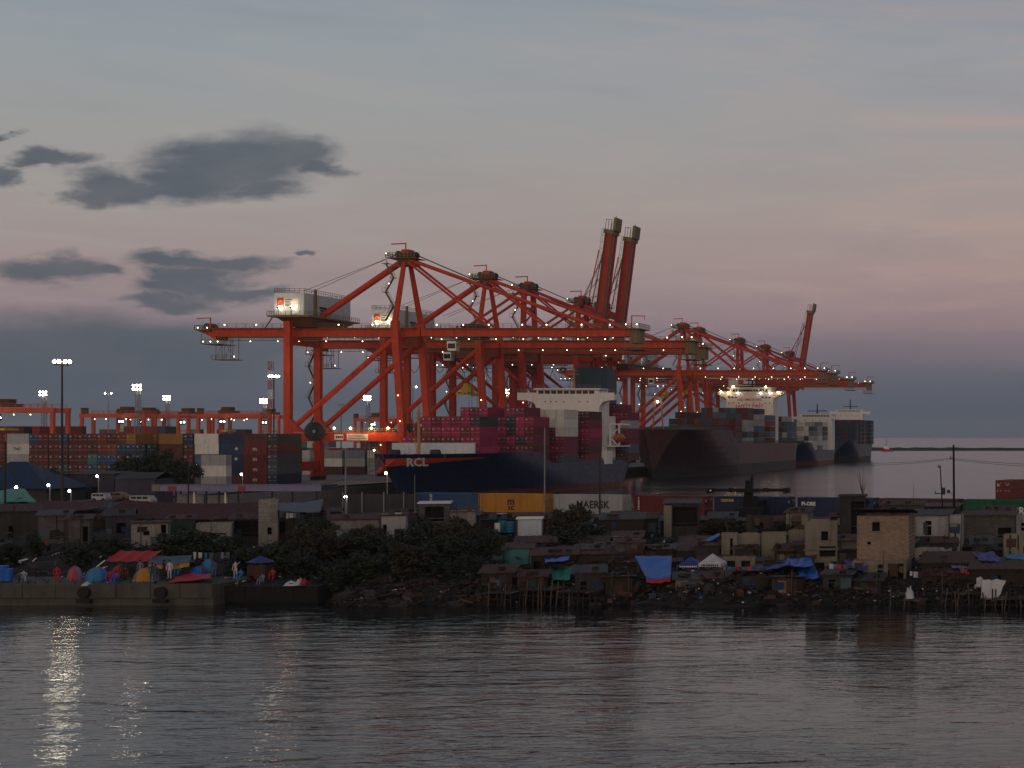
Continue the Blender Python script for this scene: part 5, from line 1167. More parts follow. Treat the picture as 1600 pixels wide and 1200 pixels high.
# ---------------------------------------------------------------- shacks, left to right
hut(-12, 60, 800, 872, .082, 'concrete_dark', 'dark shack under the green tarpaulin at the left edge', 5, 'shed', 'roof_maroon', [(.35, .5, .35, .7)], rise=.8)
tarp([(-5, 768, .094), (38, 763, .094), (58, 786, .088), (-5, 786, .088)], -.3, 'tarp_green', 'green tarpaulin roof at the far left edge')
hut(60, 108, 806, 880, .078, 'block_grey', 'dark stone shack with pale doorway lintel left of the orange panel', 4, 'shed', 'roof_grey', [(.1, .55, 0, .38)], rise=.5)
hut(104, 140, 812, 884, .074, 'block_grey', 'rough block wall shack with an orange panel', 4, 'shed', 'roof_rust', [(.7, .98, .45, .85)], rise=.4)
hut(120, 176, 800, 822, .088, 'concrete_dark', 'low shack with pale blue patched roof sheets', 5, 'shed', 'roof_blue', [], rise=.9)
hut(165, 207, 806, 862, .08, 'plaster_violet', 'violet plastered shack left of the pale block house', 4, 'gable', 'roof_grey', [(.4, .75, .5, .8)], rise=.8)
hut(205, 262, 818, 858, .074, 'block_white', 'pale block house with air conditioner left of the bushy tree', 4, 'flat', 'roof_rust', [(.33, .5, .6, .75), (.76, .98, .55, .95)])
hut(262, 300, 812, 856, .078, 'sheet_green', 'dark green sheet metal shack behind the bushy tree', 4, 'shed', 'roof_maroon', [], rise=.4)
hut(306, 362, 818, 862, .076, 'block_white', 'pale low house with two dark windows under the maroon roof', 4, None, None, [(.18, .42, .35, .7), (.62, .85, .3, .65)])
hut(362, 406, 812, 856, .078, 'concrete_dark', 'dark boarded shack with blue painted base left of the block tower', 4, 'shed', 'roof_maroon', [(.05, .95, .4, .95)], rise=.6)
def long_roof(x0, x1, s, ye, yr, mt, label):
    a, e = P(x0, ye, s), P(x1, ye, s); zr = P(0, yr, s).z; r = thing('long_shed_roof', label, 'roof', ((a.x + e.x) / 2, a.y + 2, a.z)); n = 60
    for q in range(4):
        b = MB(); rows = []
        for v in (0, 1):
            rows.append([(a.x + (e.x - a.x) * (q + k / 15) / 4, a.y + v * 6, a.z + (zr - a.z + .0) * v + .5 * (2 * ((q + k / 15) / 4) - 1) ** 2 + (.04 if k % 2 else 0)) for k in range(16)])
        b.grid(rows); b.grid([rows[0], [(p[0], p[1], p[2] - .12) for p in rows[0]]]); b.build('roof_sheet', M[mt], r)
    for k in range(6): x = a.x + (e.x - a.x) * (k + .3) / 6; w = MB(); w.bar((x, a.y + .3, gz(x, a.y) - .2), (x, a.y + .3, a.z), .14); w.build('post', M['wood_dark'], r)
long_roof(150, 407, .082, 812, 790, 'roof_maroon', 'long sagging maroon metal roof left of the block tower')
long_roof(-15, 150, .087, 800, 786, 'roof_maroon', 'long maroon roof beside the green tarpaulin')
hut(404, 434, 781, 858, .076, 'block_white', 'tall narrow pale block tower with one small window', 2.4, None, None, [(.46, .68, .30, .44)], 'building', name='block_tower', ragged=.25)
hut(432, 472, 812, 858, .078, 'block_grey', 'grey block shack with open upper floor right of the block tower', 4, None, None, [(.06, .35, .3, .95)])
tarp([(430, 786, .085), (505, 780, .085), (500, 800, .075), (432, 797, .075)], .5, 'tarp_slate', 'dark slate tarpaulin roof right of the block tower')
hut(470, 511, 804, 836, .080, 'sheet_green', 'green metal shack right of the slate tarpaulin', 4, 'shed', 'roof_rust', [], rise=.4)
hut(510, 556, 813, 842, .076, 'block_white', 'pale block wall house above the overgrown bank', 4, 'shed', 'roof_maroon', [(.05, .2, .2, .7)], rise=.5)
hut(556, 592, 812, 846, .076, 'concrete_raw', 'small grey house between pale block walls', 4, 'shed', 'roof_maroon', [(.45, .5, .1, .8)], rise=.4)
hut(596, 634, 806, 852, .075, 'plaster_white', 'stained white plaster ruin with dark broken top', 4, 'flat', 'concrete_dark', [(.02, .22, .3, .75)], ragged=.4)
hut(530, 562, 834, 862, .071, 'plastic_teal', 'turquoise boarded lean-to half hidden by leaves', 3, None, None, [(.4, .6, 0, .7)])
def dark_fence():
    s = .1; r = thing('boundary_fence', 'dark boundary fence with pale posts before the navy bow', 'fence', (P(600, 0, s).x, F * s, 3.8))
    for a, e in ((505, 536), (537, 566), (567, 600), (601, 631), (632, 654)): b = MB(); b.box(P(a, 0, s).x, P(e, 0, s).x, F * s, F * s + .08, 3.6, P(0, 772 if a > 530 else 778, s).z); b.build('fence_panel', M['dark_steel'], r)
    for x in (536.5, 566.5, 600.5, 631.5): b = MB(); b.bar((P(x, 0, s).x, F * s - .12, 3.6), (P(x, 0, s).x, F * s - .12, P(0, 769, s).z), .16); b.build('post', M['grey_steel'], r)
dark_fence()
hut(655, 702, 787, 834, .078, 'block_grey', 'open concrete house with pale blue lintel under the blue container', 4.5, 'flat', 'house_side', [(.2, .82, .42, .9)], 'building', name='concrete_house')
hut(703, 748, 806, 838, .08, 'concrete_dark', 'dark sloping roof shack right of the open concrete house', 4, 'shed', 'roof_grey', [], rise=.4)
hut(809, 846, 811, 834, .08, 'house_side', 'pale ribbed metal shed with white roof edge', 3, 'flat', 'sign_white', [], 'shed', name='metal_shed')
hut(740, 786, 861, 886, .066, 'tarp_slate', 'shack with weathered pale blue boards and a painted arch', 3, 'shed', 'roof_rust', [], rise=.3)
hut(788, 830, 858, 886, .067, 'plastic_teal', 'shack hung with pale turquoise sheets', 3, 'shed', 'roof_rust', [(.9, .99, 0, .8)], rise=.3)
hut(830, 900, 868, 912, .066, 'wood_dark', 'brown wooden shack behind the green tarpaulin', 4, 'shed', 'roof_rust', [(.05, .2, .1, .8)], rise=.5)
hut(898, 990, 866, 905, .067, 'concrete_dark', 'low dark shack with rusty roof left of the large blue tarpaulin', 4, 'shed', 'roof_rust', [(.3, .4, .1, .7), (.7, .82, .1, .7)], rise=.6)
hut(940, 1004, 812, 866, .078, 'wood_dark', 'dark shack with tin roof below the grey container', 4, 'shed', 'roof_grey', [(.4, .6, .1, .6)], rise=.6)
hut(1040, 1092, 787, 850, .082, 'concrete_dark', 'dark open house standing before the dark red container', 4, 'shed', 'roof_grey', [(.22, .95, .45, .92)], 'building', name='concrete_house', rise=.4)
b = MB(); q = P(1044, 0, .0815); b.box(q.x - .5, q.x + .45, q.y - .2, q.y + .2, 3, P(0, 790, .0815).z); tag(b.build('concrete_pillar', M['concrete_raw']), 'pale stained pillar at the left of the dark open house', 'pillar')
hut(1004, 1092, 862, 905, .069, 'concrete_dark', 'dark shack row behind the large blue tarpaulin', 4, 'shed', 'roof_rust', [(.6, .75, .1, .6)], rise=.5)
hut(1127, 1152, 834, 878, .069, 'concrete_raw', 'left part of the roofless ruin with a tall slit', 3, None, None, [(.55, .72, .2, .85)], 'ruin', name='ruined_wall', ragged=.3)
hut(1152, 1188, 836, 876, .0695, 'concrete_raw', 'middle bare wall of the roofless ruin', 3, None, None, [], 'ruin', name='ruined_wall', ragged=.35)
hut(1190, 1228, 833, 876, .069, 'concrete_raw', 'right bare wall of the roofless ruin', 3, None, None, [], 'ruin', name='ruined_wall', ragged=.2)
hut(1066, 1126, 888, 912, .0655, 'concrete_raw', 'low concrete room below the two canopy tents', 3, None, None, [(.1, .25, .1, .8), (.55, .62, .1, .8)])
hut(1128, 1180, 872, 912, .066, 'concrete_raw', 'broken concrete frame with dark openings left of the indigo tarpaulins', 3, None, None, [(.12, .40, .3, .9), (.58, .85, .3, .9)], 'ruin', name='ruined_wall', ragged=.3)
hut(1192, 1248, 878, 912, .0655, 'wood_dark', 'plank hut under the indigo tarpaulins', 3, None, None, [(.6, .9, .1, .8)])
hut(1232, 1262, 830, 870, .071, 'concrete_raw', 'small grey wall piece between the ruin and the broken house', 3, None, None, [], 'ruin', name='ruined_wall', ragged=.4)
hut(1258, 1308, 816, 900, .0665, 'concrete_raw', 'broken two storey house with empty window and balcony', 3.5, None, None, [(.5, .72, .66, .83), (.45, .98, .36, .55), (.3, .6, .02, .25)], 'building', name='concrete_house', ledge=True, ragged=.4)
hut(1312, 1352, 776, 870, .074, 'concrete_dark', 'tall dark concrete shell behind the tan house', 4, 'flat', 'concrete_dark', [(.45, .98, .1, .92)], 'building', name='concrete_shell')
hut(1339, 1420, 806, 876, .0645, 'block_tan', 'tan block two storey house with a square upper window', 5, 'fall', 'roof_grey', [(.29, .44, .66, .86), (.2, .27, .36, .42)], 'house', rot=0, name='block_house', rise=.7, ledge=False)
hut(1332, 1416, 876, 906, .0635, 'concrete_raw', 'open ground floor with pale arch under the tan house', 4, None, None, [(.06, .2, .0, .8), (.46, .58, .3, .8), (.66, .95, .0, .85)], rot=0)
hut(1424, 1482, 806, 838, .072, 'plaster_white', 'white upper room with a grey door right of the tan house', 4, 'shed', 'roof_grey', [(.36, .54, .05, .75)], rot=0, rise=.5)
hut(1418, 1484, 838, 880, .071, 'concrete_dark', 'dark lower wall beneath the white upper room', 4, None, None, [(.2, .4, 0, .5)], rot=0)
hut(1484, 1502, 806, 860, .071, 'plaster_white', 'narrow pale wall with slit window beside the white room', 3, None, None, [(.4, .55, .5, .72)], rot=0)
hut(1502, 1584, 806, 864, .073, 'block_grey', 'weathered grey block building below the green container', 4, 'shed', 'roof_rust', [(.7, .95, .45, .7)], 'building', rot=0, name='block_house', rise=.3)
hut(1568, 1640, 836, 880, .068, 'concrete_raw', 'concrete fence wall of upright slabs at the right edge', 3, None, None, [(.12, .16, .4, 1), (.3, .33, .5, 1)], rot=0, ragged=.3)
hut(1516, 1600, 890, 935, .0618, 'wood_dark', 'plank shack on stilts behind the hanging white sheet', 4, 'shed', 'roof_rust', [(.5, .56, .2, .8)], rot=0, rise=.5)
hut(1440, 1520, 880, 910, .0635, 'wood_dark', 'dark plank shack under patched tarpaulin roofs', 4, 'shed', 'roof_rust', [(.2, .4, 0, .8)], rot=0, rise=.8)
hut(1420, 1496, 792, 806, .085, 'concrete_dark', 'dark low roof box before the maroon container', 4, 'shed', 'roof_grey', [(.3, .55, .1, .8)], rot=0, rise=.3)
hut(1536, 1584, 799, 814, .084, 'concrete_dark', 'dark roof shed across the green container lettering', 4, 'shed', 'roof_rust', [], rot=0, rise=.5)
tree(1335, 1358, 774, 796, .0765, 'c', 'small dark shrub on top of the tall concrete shell', 'shrub', 'shrub')

for x0, x1, yt, yb, sc_, w_, l_, ho in [(958, 1002, 840, 872, .0735, 'concrete_raw', 'pale concrete room with two openings left of the dark open house', [(.15, .35, .1, .7), (.6, .8, .35, .7)]), (1060, 1112, 840, 872, .0735, 'block_grey', 'grey block house above the canopy tents', [(.2, .35, .35, .7), (.65, .8, .05, .65)]), (1228, 1262, 802, 836, .0775, 'concrete_raw', 'unfinished pale room below the navy container', [(.25, .6, .3, .8)]),
        (1430, 1484, 858, 888, .0672, 'plaster_white', 'low whitewashed house beneath the dark lower wall', [(.1, .25, .05, .7), (.5, .7, .35, .7)]), (1588, 1660, 806, 842, .0745, 'plaster_white', 'pale house cut by the right edge of the photo', [(.1, .2, .35, .7)]), (1166, 1208, 808, 838, .0785, 'concrete_dark', 'dark unfinished block below the lifting machine', [(.3, .7, .2, .8)]), (1296, 1340, 846, 880, .069, 'concrete_raw', 'pale wall with a doorway between broken house and tan house', [(.4, .65, 0, .65)]), (1378, 1440, 790, 808, .083, 'block_grey', 'grey parapet house before the maroon container', [(.2, .35, .2, .8)]),
        (902, 948, 846, 870, .0725, 'block_grey', 'grey block hut at the foot of the spiky tree', [(.4, .6, 0, .7)]), (700, 742, 800, 830, .0785, 'block_white', 'pale block hut below the blue container', [(.3, .5, .2, .7)])]:
    hut(x0, x1, yt, yb, sc_, w_, l_, 3.5, random.choice((None, 'shed')), 'roof_rust', ho, rot=0 if x0 > 1200 else None, ragged=.35)
# ---------------------------------------------------------------- tarpaulins and canopies
tarp([(992, 868, .0655), (1050, 868, .0655), (1048, 903, .0615), (1010, 904, .0615)], .25, 'tarp_blue', 'large bright blue tarpaulin with a red lower hem', edge='tarp_red')
tarp([(858, 886, .065), (893, 885, .065), (890, 906, .0625), (864, 906, .0625)], .1, 'tarp_green', 'green tarpaulin hanging over a plank shelter')
tarp([(850, 872, .066), (890, 869, .066), (888, 875, .064), (852, 879, .064)], .1, 'tarp_blue', 'narrow blue tarpaulin above the green one')
tarp([(1084, 849, .072), (1124, 833, .072), (1126, 837, .070), (1088, 851, .070)], .3, 'tarp_blue', 'slim blue tarpaulin slung left of the roofless ruin')
tarp([(1176, 884, .066), (1234, 874, .066), (1236, 882, .0635), (1180, 893, .0635)], .2, 'tarp_indigo', 'indigo tarpaulin sloping left of the blue one before the broken house')
tarp([(1230, 872, .066), (1268, 871, .066), (1272, 885, .0635), (1228, 884, .0635)], .15, 'tarp_blue', 'blue tarpaulin, upper fold, before the broken house')
tarp([(1246, 887, .0645), (1274, 886, .0645), (1280, 903, .0622), (1250, 905, .0622)], .15, 'tarp_blue', 'blue tarpaulin, lower fold, before the broken house')
tarp([(1318, 876, .065), (1362, 874, .065), (1352, 890, .0625), (1324, 884, .0625)], .4, 'tarp_indigo', 'crumpled indigo sheet under the left corner of the tan house')
tarp([(1232, 861, .071), (1258, 860, .071), (1258, 868, .07), (1232, 868, .07)], .05, 'tarp_indigo', 'indigo sheet on the small grey wall piece')
tarp([(1480, 870, .0655), (1552, 862, .0665), (1560, 884, .0625), (1488, 888, .0625)], .3, 'tarp_lilac', 'patched lilac tarpaulin roof near the right edge')
tarp([(1518, 864, .065), (1552, 862, .065), (1566, 878, .063), (1534, 876, .063)], .1, 'tarp_indigo', 'dark indigo sheet on the patched roof')
tarp([(1572, 866, .066), (1612, 866, .066), (1612, 874, .064), (1574, 873, .064)], .1, 'tarp_sky', 'pale blue awning at the right edge'); tarp([(1498, 887, .0625), (1516, 888, .0625), (1514, 897, .0612), (1502, 895, .0612)], .1, 'tarp_red', 'small red cloth under the patched roof')
tarp([(1534, 904, .0598), (1572, 907, .0598), (1560, 934, .0596), (1533, 935, .0596)], .1, 'tarp_white', 'white sheet hanging on the stilt shack', ripple=.1)
tarp([(1526, 902, .0600), (1535, 902, .0600), (1534, 917, .0598), (1526, 917, .0598)], .02, 'tarp_white', 'small pale cloth hung left of the white sheet')
tarp([(232, 866, .0645), (300, 868, .0645), (296, 880, .0622), (232, 882, .0622)], .35, 'tarp_slate', 'slate tarpaulin with orange hem right of the red canopy', edge='tarp_orange')
tarp([(258, 911, .0607), (290, 896, .0622), (330, 897, .0622), (330, 904, .0607)], .0, 'tarp_red', 'low red tarpaulin pitched on the wharf edge')
tarp([(1096, 884, .066), (1098, 884, .066), (1098, 885, .066), (1096, 885, .066)], 0, 'tarp_white', 'scrap of white cloth by the white canopy tent')
r, a, e, zt = canopy_tent(1058, 1092, 871, 883, 905, .065, 'tarp_indigo', 'navy canopy tent with white lettered valance left of the white one')
b = MB(); k = a.x + .25
while k < e.x - .3: w = random.uniform(.08, .18); b.box(k, k + w, a.y - .03, a.y - .01, a.z - .22, a.z - .08); k += w + .06
b.build('valance_letters', M['text_white'], r)
r, a, e, zt = canopy_tent(1091, 1127, 866, 881, 905, .0645, 'tarp_white', 'white canopy tent with dark lettering right of the navy one')
b = MB(); k = a.x + .3
while k < e.x - .3: w = random.uniform(.1, .22); b.box(k, k + w, a.y - .03, a.y - .01, a.z - .24, a.z - .06); k += w + .07
b.build('valance_letters', M['ink'], r)
def red_canopy():
    s = .0635; a, e = P(167, 862, s), P(233, 876, s); zb = 2.0; r = thing('red_canopy', 'red canopy sheet on poles over the wharf tents', 'canopy', ((a.x + e.x) / 2, a.y, zb))
    g = MB(); rows = []
    for i in range(7):
        v = i / 6; rows.append([Vector((a.x + (e.x - a.x) * j / 12, a.y + 2.2 - 2.4 * v, a.z + (e.z - a.z) * v - .12 * math.sin(math.pi * (j % 4) / 4))) for j in range(13)])
    g.grid(rows); g.build('sheet', M['tarp_red'], r)
    for x in (a.x, (a.x + e.x) / 2, e.x):
        for y, z in ((a.y - .2, e.z), (a.y + 2.2, a.z)): l = MB(); l.bar((x, y, zb - .2), (x, y, z), .06); l.build('pole', M['wood_pale'], r)
    l = MB(); l.bar((a.x - 1.0, a.y - .3, e.z - .75), (a.x, a.y - .3, e.z + .05), .09); l.build('guy_pole', M['sign_white'], r)
red_canopy()
dome_tent(99, 121, 886, 908, .0618, 'tarp_pink', 'tarp_lilac', 'small pink and grey dome tent on the wharf')
dome_tent(124, 158, 888, 911, .0612, 'tarp_sky', 'tarp_blue', 'larger blue dome tent on the wharf')
dome_tent(199, 236, 889, 911, .0613, 'tarp_orange', 'tarp_lilac', 'orange and lilac dome tent under the red canopy')
dome_tent(160, 200, 884, 908, .063, 'tarp_red', 'wood_dark', 'dark red dome tent behind the sitting people'); dome_tent(306, 332, 875, 898, .0632, 'tarp_sky', 'tarp_indigo', 'blue and indigo dome tent behind the low red tarpaulin')
dome_tent(290, 316, 886, 904, .0625, 'tarp_blue', 'tarp_indigo', 'low blue dome tent left of the sky blue one')
def booth():
    s = .063; a = P(386, 903, s); e = P(414, 883, s); X0, X1, Y = a.x, e.x, a.y; zb = 1.9; r = thing('vendor_booth', 'dull red booth with blue umbrella roof on the lower wharf', 'booth', ((X0 + X1) / 2, Y, zb)); b = MB(); panel(b, X0, X1, zb, e.z, Y, .06, [(X0 + .2, X0 + .7, zb, zb + .3)]); b.box(X0, X0 + .06, Y + .06, Y + 1.5, zb, e.z); b.box(X1 - .06, X1, Y + .06, Y + 1.5, zb, e.z); b.build('panel', M['roof_rust'], r)
    g = MB(); c = ((X0 + X1) / 2, Y + .8); n = 8; rim = [(c[0] + math.cos(2 * math.pi * k / n) * 1.35, c[1] + math.sin(2 * math.pi * k / n) * 1.35, e.z + .25) for k in range(n)]; g.add(rim + [(c[0], c[1], e.z + .85)], [(k, (k + 1) % n, n) for k in range(n)]); g.build('umbrella', M['tarp_indigo'], r); l = MB(); l.bar((c[0], c[1], zb), (c[0], c[1], e.z + .8), .06); l.build('pole', M['grey_steel'], r)
    p = MB(); p.build('x', M['ink']) if False else None
booth()
def drum(x, yb, s, mt, label, h=.9, r_=.3):
    p = P(x, yb, s); b = MB(); z = p.z; rr = [(r_ * .96, 0), (r_, .04), (r_, h * .32), (r_ * 1.05, h * .34), (r_, h * .36), (r_, h * .64), (r_ * 1.05, h * .66), (r_, h * .68), (r_, h * .96), (r_ * .9, h), (0.02, h)]; b.grid([[(p.x + math.cos(2 * math.pi * k / 14) * q, p.y + math.sin(2 * math.pi * k / 14) * q, z + zz) for k in range(14)] for q, zz in rr], 0, True); tag(b.build('plastic_drum', M[mt]), label, 'drum', 'plastic drums')
drum(4, 908, .0615, 'tarp_blue', 'tall blue drum at the left edge of the wharf', 1.5, .55); drum(13, 908, .0613, 'tarp_blue', 'blue drum with a pale lid beside the tall one', 1.2, .4)
drum(785, 832, .082, 'plastic_teal', 'turquoise drum left of the ribbed metal shed', 1.5, .55); drum(797, 832, .082, 'tarp_sky', 'blue drum against the ribbed metal shed', 1.4, .55); drum(777, 832, .081, 'sign_white', 'pale drum left of the turquoise one', 1.2, .35)

# ---------------------------------------------------------------- wharf
def wharf():
    s = .0603; X0, X1, Y = P(-60, 0, s).x, P(331, 0, s).x, F * s; zt = 2.02; r = thing('concrete_wharf', 'low stained concrete wharf wall carrying the tents', 'wharf', ((X0 + X1) / 2, Y, 0)); k = X0
    b = MB(); b.box(X0, X1, Y + .25, Y + 8.5, -1.5, zt - .02); b.build('core', M['wharf_concrete'], r)
    while k < X1 - .1:
        w = min(random.uniform(2.2, 3.4), X1 - k); q = MB(); q.box(k + .02, k + w - .02, Y + random.uniform(-.03, .05), Y + .25, .72, zt + random.uniform(-.05, .06)); q.build('facing_slab', M['wharf_concrete'], r); k += w
    for x in (134, 253): c = P(x, 0, s).x; q = MB(); q.tube((c, Y - .45, 1.25), (c, Y + .1, 1.25), .55, .55, 16); q.box(c - .62, c + .62, Y - .5, Y - .04, .3, .62); q.build('niche_shade', M['black_rubber'], r)  # black drum and ledge stand in for the shade of an arched recess
    s2 = .0612; X2, X3, Y2 = X1 - .3, P(497, 0, s2).x, F * s2; t = thing('lower_wharf', 'darker lower wharf wall right of the tents', 'wharf', ((X2 + X3) / 2, Y2, 0)); q = MB(); q.box(X2, X3, Y2, Y2 + 7, -1.5, 1.62); q.build('core', M['mud'], t); k = X2
    while k < X3 - .1: w = min(random.uniform(1.6, 3), X3 - k); q = MB(); q.box(k + .02, k + w - .02, Y2 - .12 + random.uniform(-.04, .04), Y2, .2, 1.55 + random.uniform(-.25, .1)); q.build('facing_slab', M['mud'], t); k += w
wharf()

# ---------------------------------------------------------------- people (small in the photo): one skinned body, cut into clothing by face
def body_mesh(pose):
    J = {'hip': (0, 0, .95), 'waist': (0, 0, 1.1), 'chest': (0, 0, 1.36), 'neck': (0, 0, 1.5), 'head': (0, -.02, 1.60), 'crown': (0, -.01, 1.74)}
    for sg, n in ((-1, 'l'), (1, 'r')):
        J['sh' + n] = (sg * .19, 0, 1.42); J['hj' + n] = (sg * .10, 0, .92); J['kn' + n] = (sg * .12, -.03, .50); J['an' + n] = (sg * .13, .02, .08); J['to' + n] = (sg * .15, -.16, .03)
        J['el' + n] = (sg * .27, .02, 1.15); J['ha' + n] = (sg * .27, -.08, .88); J['fi' + n] = (sg * .26, -.12, .78)
    if pose == 'raise': J['elr'] = (.36, -.08, 1.50); J['har'] = (.56, -.2, 1.62); J['fir'] = (.66, -.24, 1.66)
    if pose == 'sit':
        for k in list(J): J[k] = (J[k][0], J[k][1] + (.05 if J[k][2] > 1 else 0), J[k][2] - .62)
        for n, sg in (('l', -1), ('r', 1)): J['hj' + n] = (sg * .1, 0, .26); J['kn' + n] = (sg * .17, -.38, .52); J['an' + n] = (sg * .15, -.52, .09); J['to' + n] = (sg * .16, -.68, .04); J['el' + n] = (sg * .28, -.14, .58); J['ha' + n] = (sg * .16, -.36, .56); J['fi' + n] = (sg * .12, -.44, .54)
    if pose == 'walk': J['knl'] = (-.12, -.16, .52); J['anl'] = (-.13, -.18, .10); J['tol'] = (-.14, -.36, .05); J['anr'] = (.13, .28, .12); J['tor'] = (.14, .14, .03); J['hal'] = (-.27, .14, .92); J['har'] = (.27, -.2, .95)
    names = list(J); E = [('hip', 'waist'), ('waist', 'chest'), ('chest', 'neck'), ('neck', 'head'), ('head', 'crown')]
    for n in 'lr': E += [('chest', 'sh' + n), ('sh' + n, 'el' + n), ('el' + n, 'ha' + n), ('ha' + n, 'fi' + n), ('hip', 'hj' + n), ('hj' + n, 'kn' + n), ('kn' + n, 'an' + n), ('an' + n, 'to' + n)]
    rad = {'hip': .13, 'waist': .125, 'chest': .14, 'neck': .055, 'head': .095, 'crown': .075}
    for n in 'lr': rad.update({'sh' + n: .07, 'el' + n: .045, 'ha' + n: .032, 'fi' + n: .03, 'hj' + n: .095, 'kn' + n: .065, 'an' + n: .045, 'to' + n: .035})
    me = bpy.data.meshes.new('body'); me.from_pydata([J[k] for k in names], [(names.index(a), names.index(b_)) for a, b_ in E], []); o = bpy.data.objects.new('body', me); C.objects.link(o)
    sk = o.modifiers.new('skin', 'SKIN'); o.modifiers.new('smooth', 'SUBSURF').levels = 1
    for i, k in enumerate(names): v = me.skin_vertices[0].data[i]; v.radius = (rad[k], rad[k] * (.78 if k in ('hip', 'waist', 'chest') else 1)); v.use_root = (k == 'hip')
    dg = bpy.context.evaluated_depsgraph_get(); out = bpy.data.meshes.new_from_object(o.evaluated_get(dg)); bpy.data.objects.remove(o)
    dz = -.62 if pose == 'sit' else 0
    for p in out.polygons:
        c = p.center; p.use_smooth = True; z = c.z - dz
        if pose == 'sit': p.material_index = 2 if (c.z > .90 or (c.y < -.25 and abs(c.x) < .24 and c.z > .50 and c.y > -.5 and c.z < .6)) else (0 if c.y > -.16 and c.z > .34 else (1 if c.z > .14 else 2))
        else: p.material_index = 2 if z > 1.50 or (abs(c.x) > .225 and z < 1.16) or z < .10 or (abs(c.x) > .42) else (0 if z > .98 else 1)
    return out
BODY = {k: body_mesh(k) for k in ('stand', 'raise', 'sit', 'walk')}
hb = MB(); hb.grid([[(math.cos(2 * math.pi * k / 10) * .108 * math.cos(e), math.sin(2 * math.pi * k / 10) * .118 * math.cos(e) + .012, .125 * math.sin(e)) for k in range(10)] for e in (-.3, 0, .4, .8, 1.2, 1.56)], 0, True); HAIR = hb.mesh('hair', Vector((0, 0, 0))); HAIR.materials.append(M['hair'])
def person(x, yb, s, pose, top, low, label, rz=0.0, h=1.0):
    p = P(x, yb, s); me = BODY[pose].copy(); me.materials.clear()
    for m in (top, low, 'skin'): me.materials.append(M[m])
    r = thing('person', label, 'person', (p.x, p.y, p.z), 'people on the wharf'); o = bpy.data.objects.new('body', me); C.objects.link(o); o.parent = r; o.rotation_euler = (0, 0, rz); o.scale = (h, h, h)
    k = bpy.data.objects.new('hair', HAIR); C.objects.link(k); k.parent = o; k.location = (0, 0, 1.665 - (.62 if pose == 'sit' else 0)); 
    if pose == 'sit': k.location.y = .05
for x, yb, s, pose, top, low, lab, rz in [
    (89, 912, .0606, 'stand', 'tarp_red', 'roof_rust', 'person in red standing at the wharf edge left of the pink tent', .3), (30, 910, .0612, 'sit', 'tarp_slate', 'ink', 'person in grey sitting right of the blue drums', 0), (37, 908, .0615, 'sit', 'tarp_white', 'wood_pale', 'person in white sitting beside the blue drums', .5),
    (181, 911, .0608, 'sit', 'tarp_blue', 'tarp_sky', 'person in bright blue sitting before the dark red tent', 0), (192, 907, .0615, 'stand', 'leaf_dark', 'ink', 'person in dark green standing before the orange tent', .4), (196, 909, .0611, 'sit', 'ink', 'tarp_slate', 'person in black sitting left of the orange tent', -.5),
    (172, 908, .0613, 'sit', 'tarp_red', 'ink', 'person in dark red sitting right of the blue dome tent', .2), (219, 903, .062, 'stand', 'tarp_lilac', 'tarp_slate', 'person in lilac standing behind the orange tent', 0), (238, 908, .0612, 'stand', 'sheet_green', 'tarp_slate', 'person in green standing right of the orange tent', .6),
    (243, 910, .0609, 'walk', 'tarp_slate', 'roof_rust', 'person walking between the orange tent and the red tarpaulin', 1.2), (265, 904, .0616, 'stand', 'tarp_white', 'roof_rust', 'person in pale shirt standing under the slate tarpaulin', 0), (256, 903, .0618, 'walk', 'ink', 'tarp_indigo', 'person in dark clothes left of the pale shirted one', -.6),
    (278, 900, .0622, 'sit', 'tarp_sky', 'tarp_white', 'person in blue sitting under the orange hem', .2), (335, 903, .0616, 'stand', 'tarp_slate', 'plastic_teal', 'person standing at the right end of the red tarpaulin', 0), (345, 905, .0618, 'stand', 'concrete_dark', 'ink', 'person in grey on the lower wharf by the red tarpaulin', .5),
    (368, 904, .062, 'raise', 'tarp_white', 'tarp_white', 'person in pale dress with one arm held out', -.1), (376, 906, .0618, 'sit', 'tarp_sky', 'tarp_slate', 'child in pale blue sitting beside the pale dress', 0), (426, 905, .0618, 'sit', 'tarp_red', 'roof_rust', 'person in red sitting right of the booth', .2), (410, 913, .0613, 'sit', 'tarp_lilac', 'wood_dark', 'person sitting before the dull red booth', -.3)]:
    person(x, yb, s, pose, top, low, lab, rz)
def heap(x0, x1, yb, s, mt, label, h=.5):
    a, e = P(x0, yb, s), P(x1, yb, s); b = MB(); rows = []; n, m = 12, 6
    for i in range(m + 1):
        rows.append([(a.x + (e.x - a.x) * j / n, a.y - .5 + i / m, a.z - .05 + h * math.sin(math.pi * i / m) * math.sin(math.pi * j / n) ** .5 * random.uniform(.55, 1.1)) for j in range(n + 1)])
    b.grid(rows); tag(b.build('cloth_heap', M[mt]), label, 'cloth heap', 'heaps of cloth on the wharf')
heap(446, 466, 914, .0612, 'tarp_white', 'pale cloth heap stretched on the lower wharf'); heap(464, 473, 913, .061, 'tarp_white', 'small white bundle beside the red one', .7); heap(472, 480, 911, .061, 'tarp_red', 'small red bundle beside the white one', .5); heap(131, 141, 914, .0604, 'tarp_white', 'white sack before the blue dome tent', .4); heap(1414, 1428, 934, .0598, 'tarp_white', 'white sack on the small raised platform', 1.2)

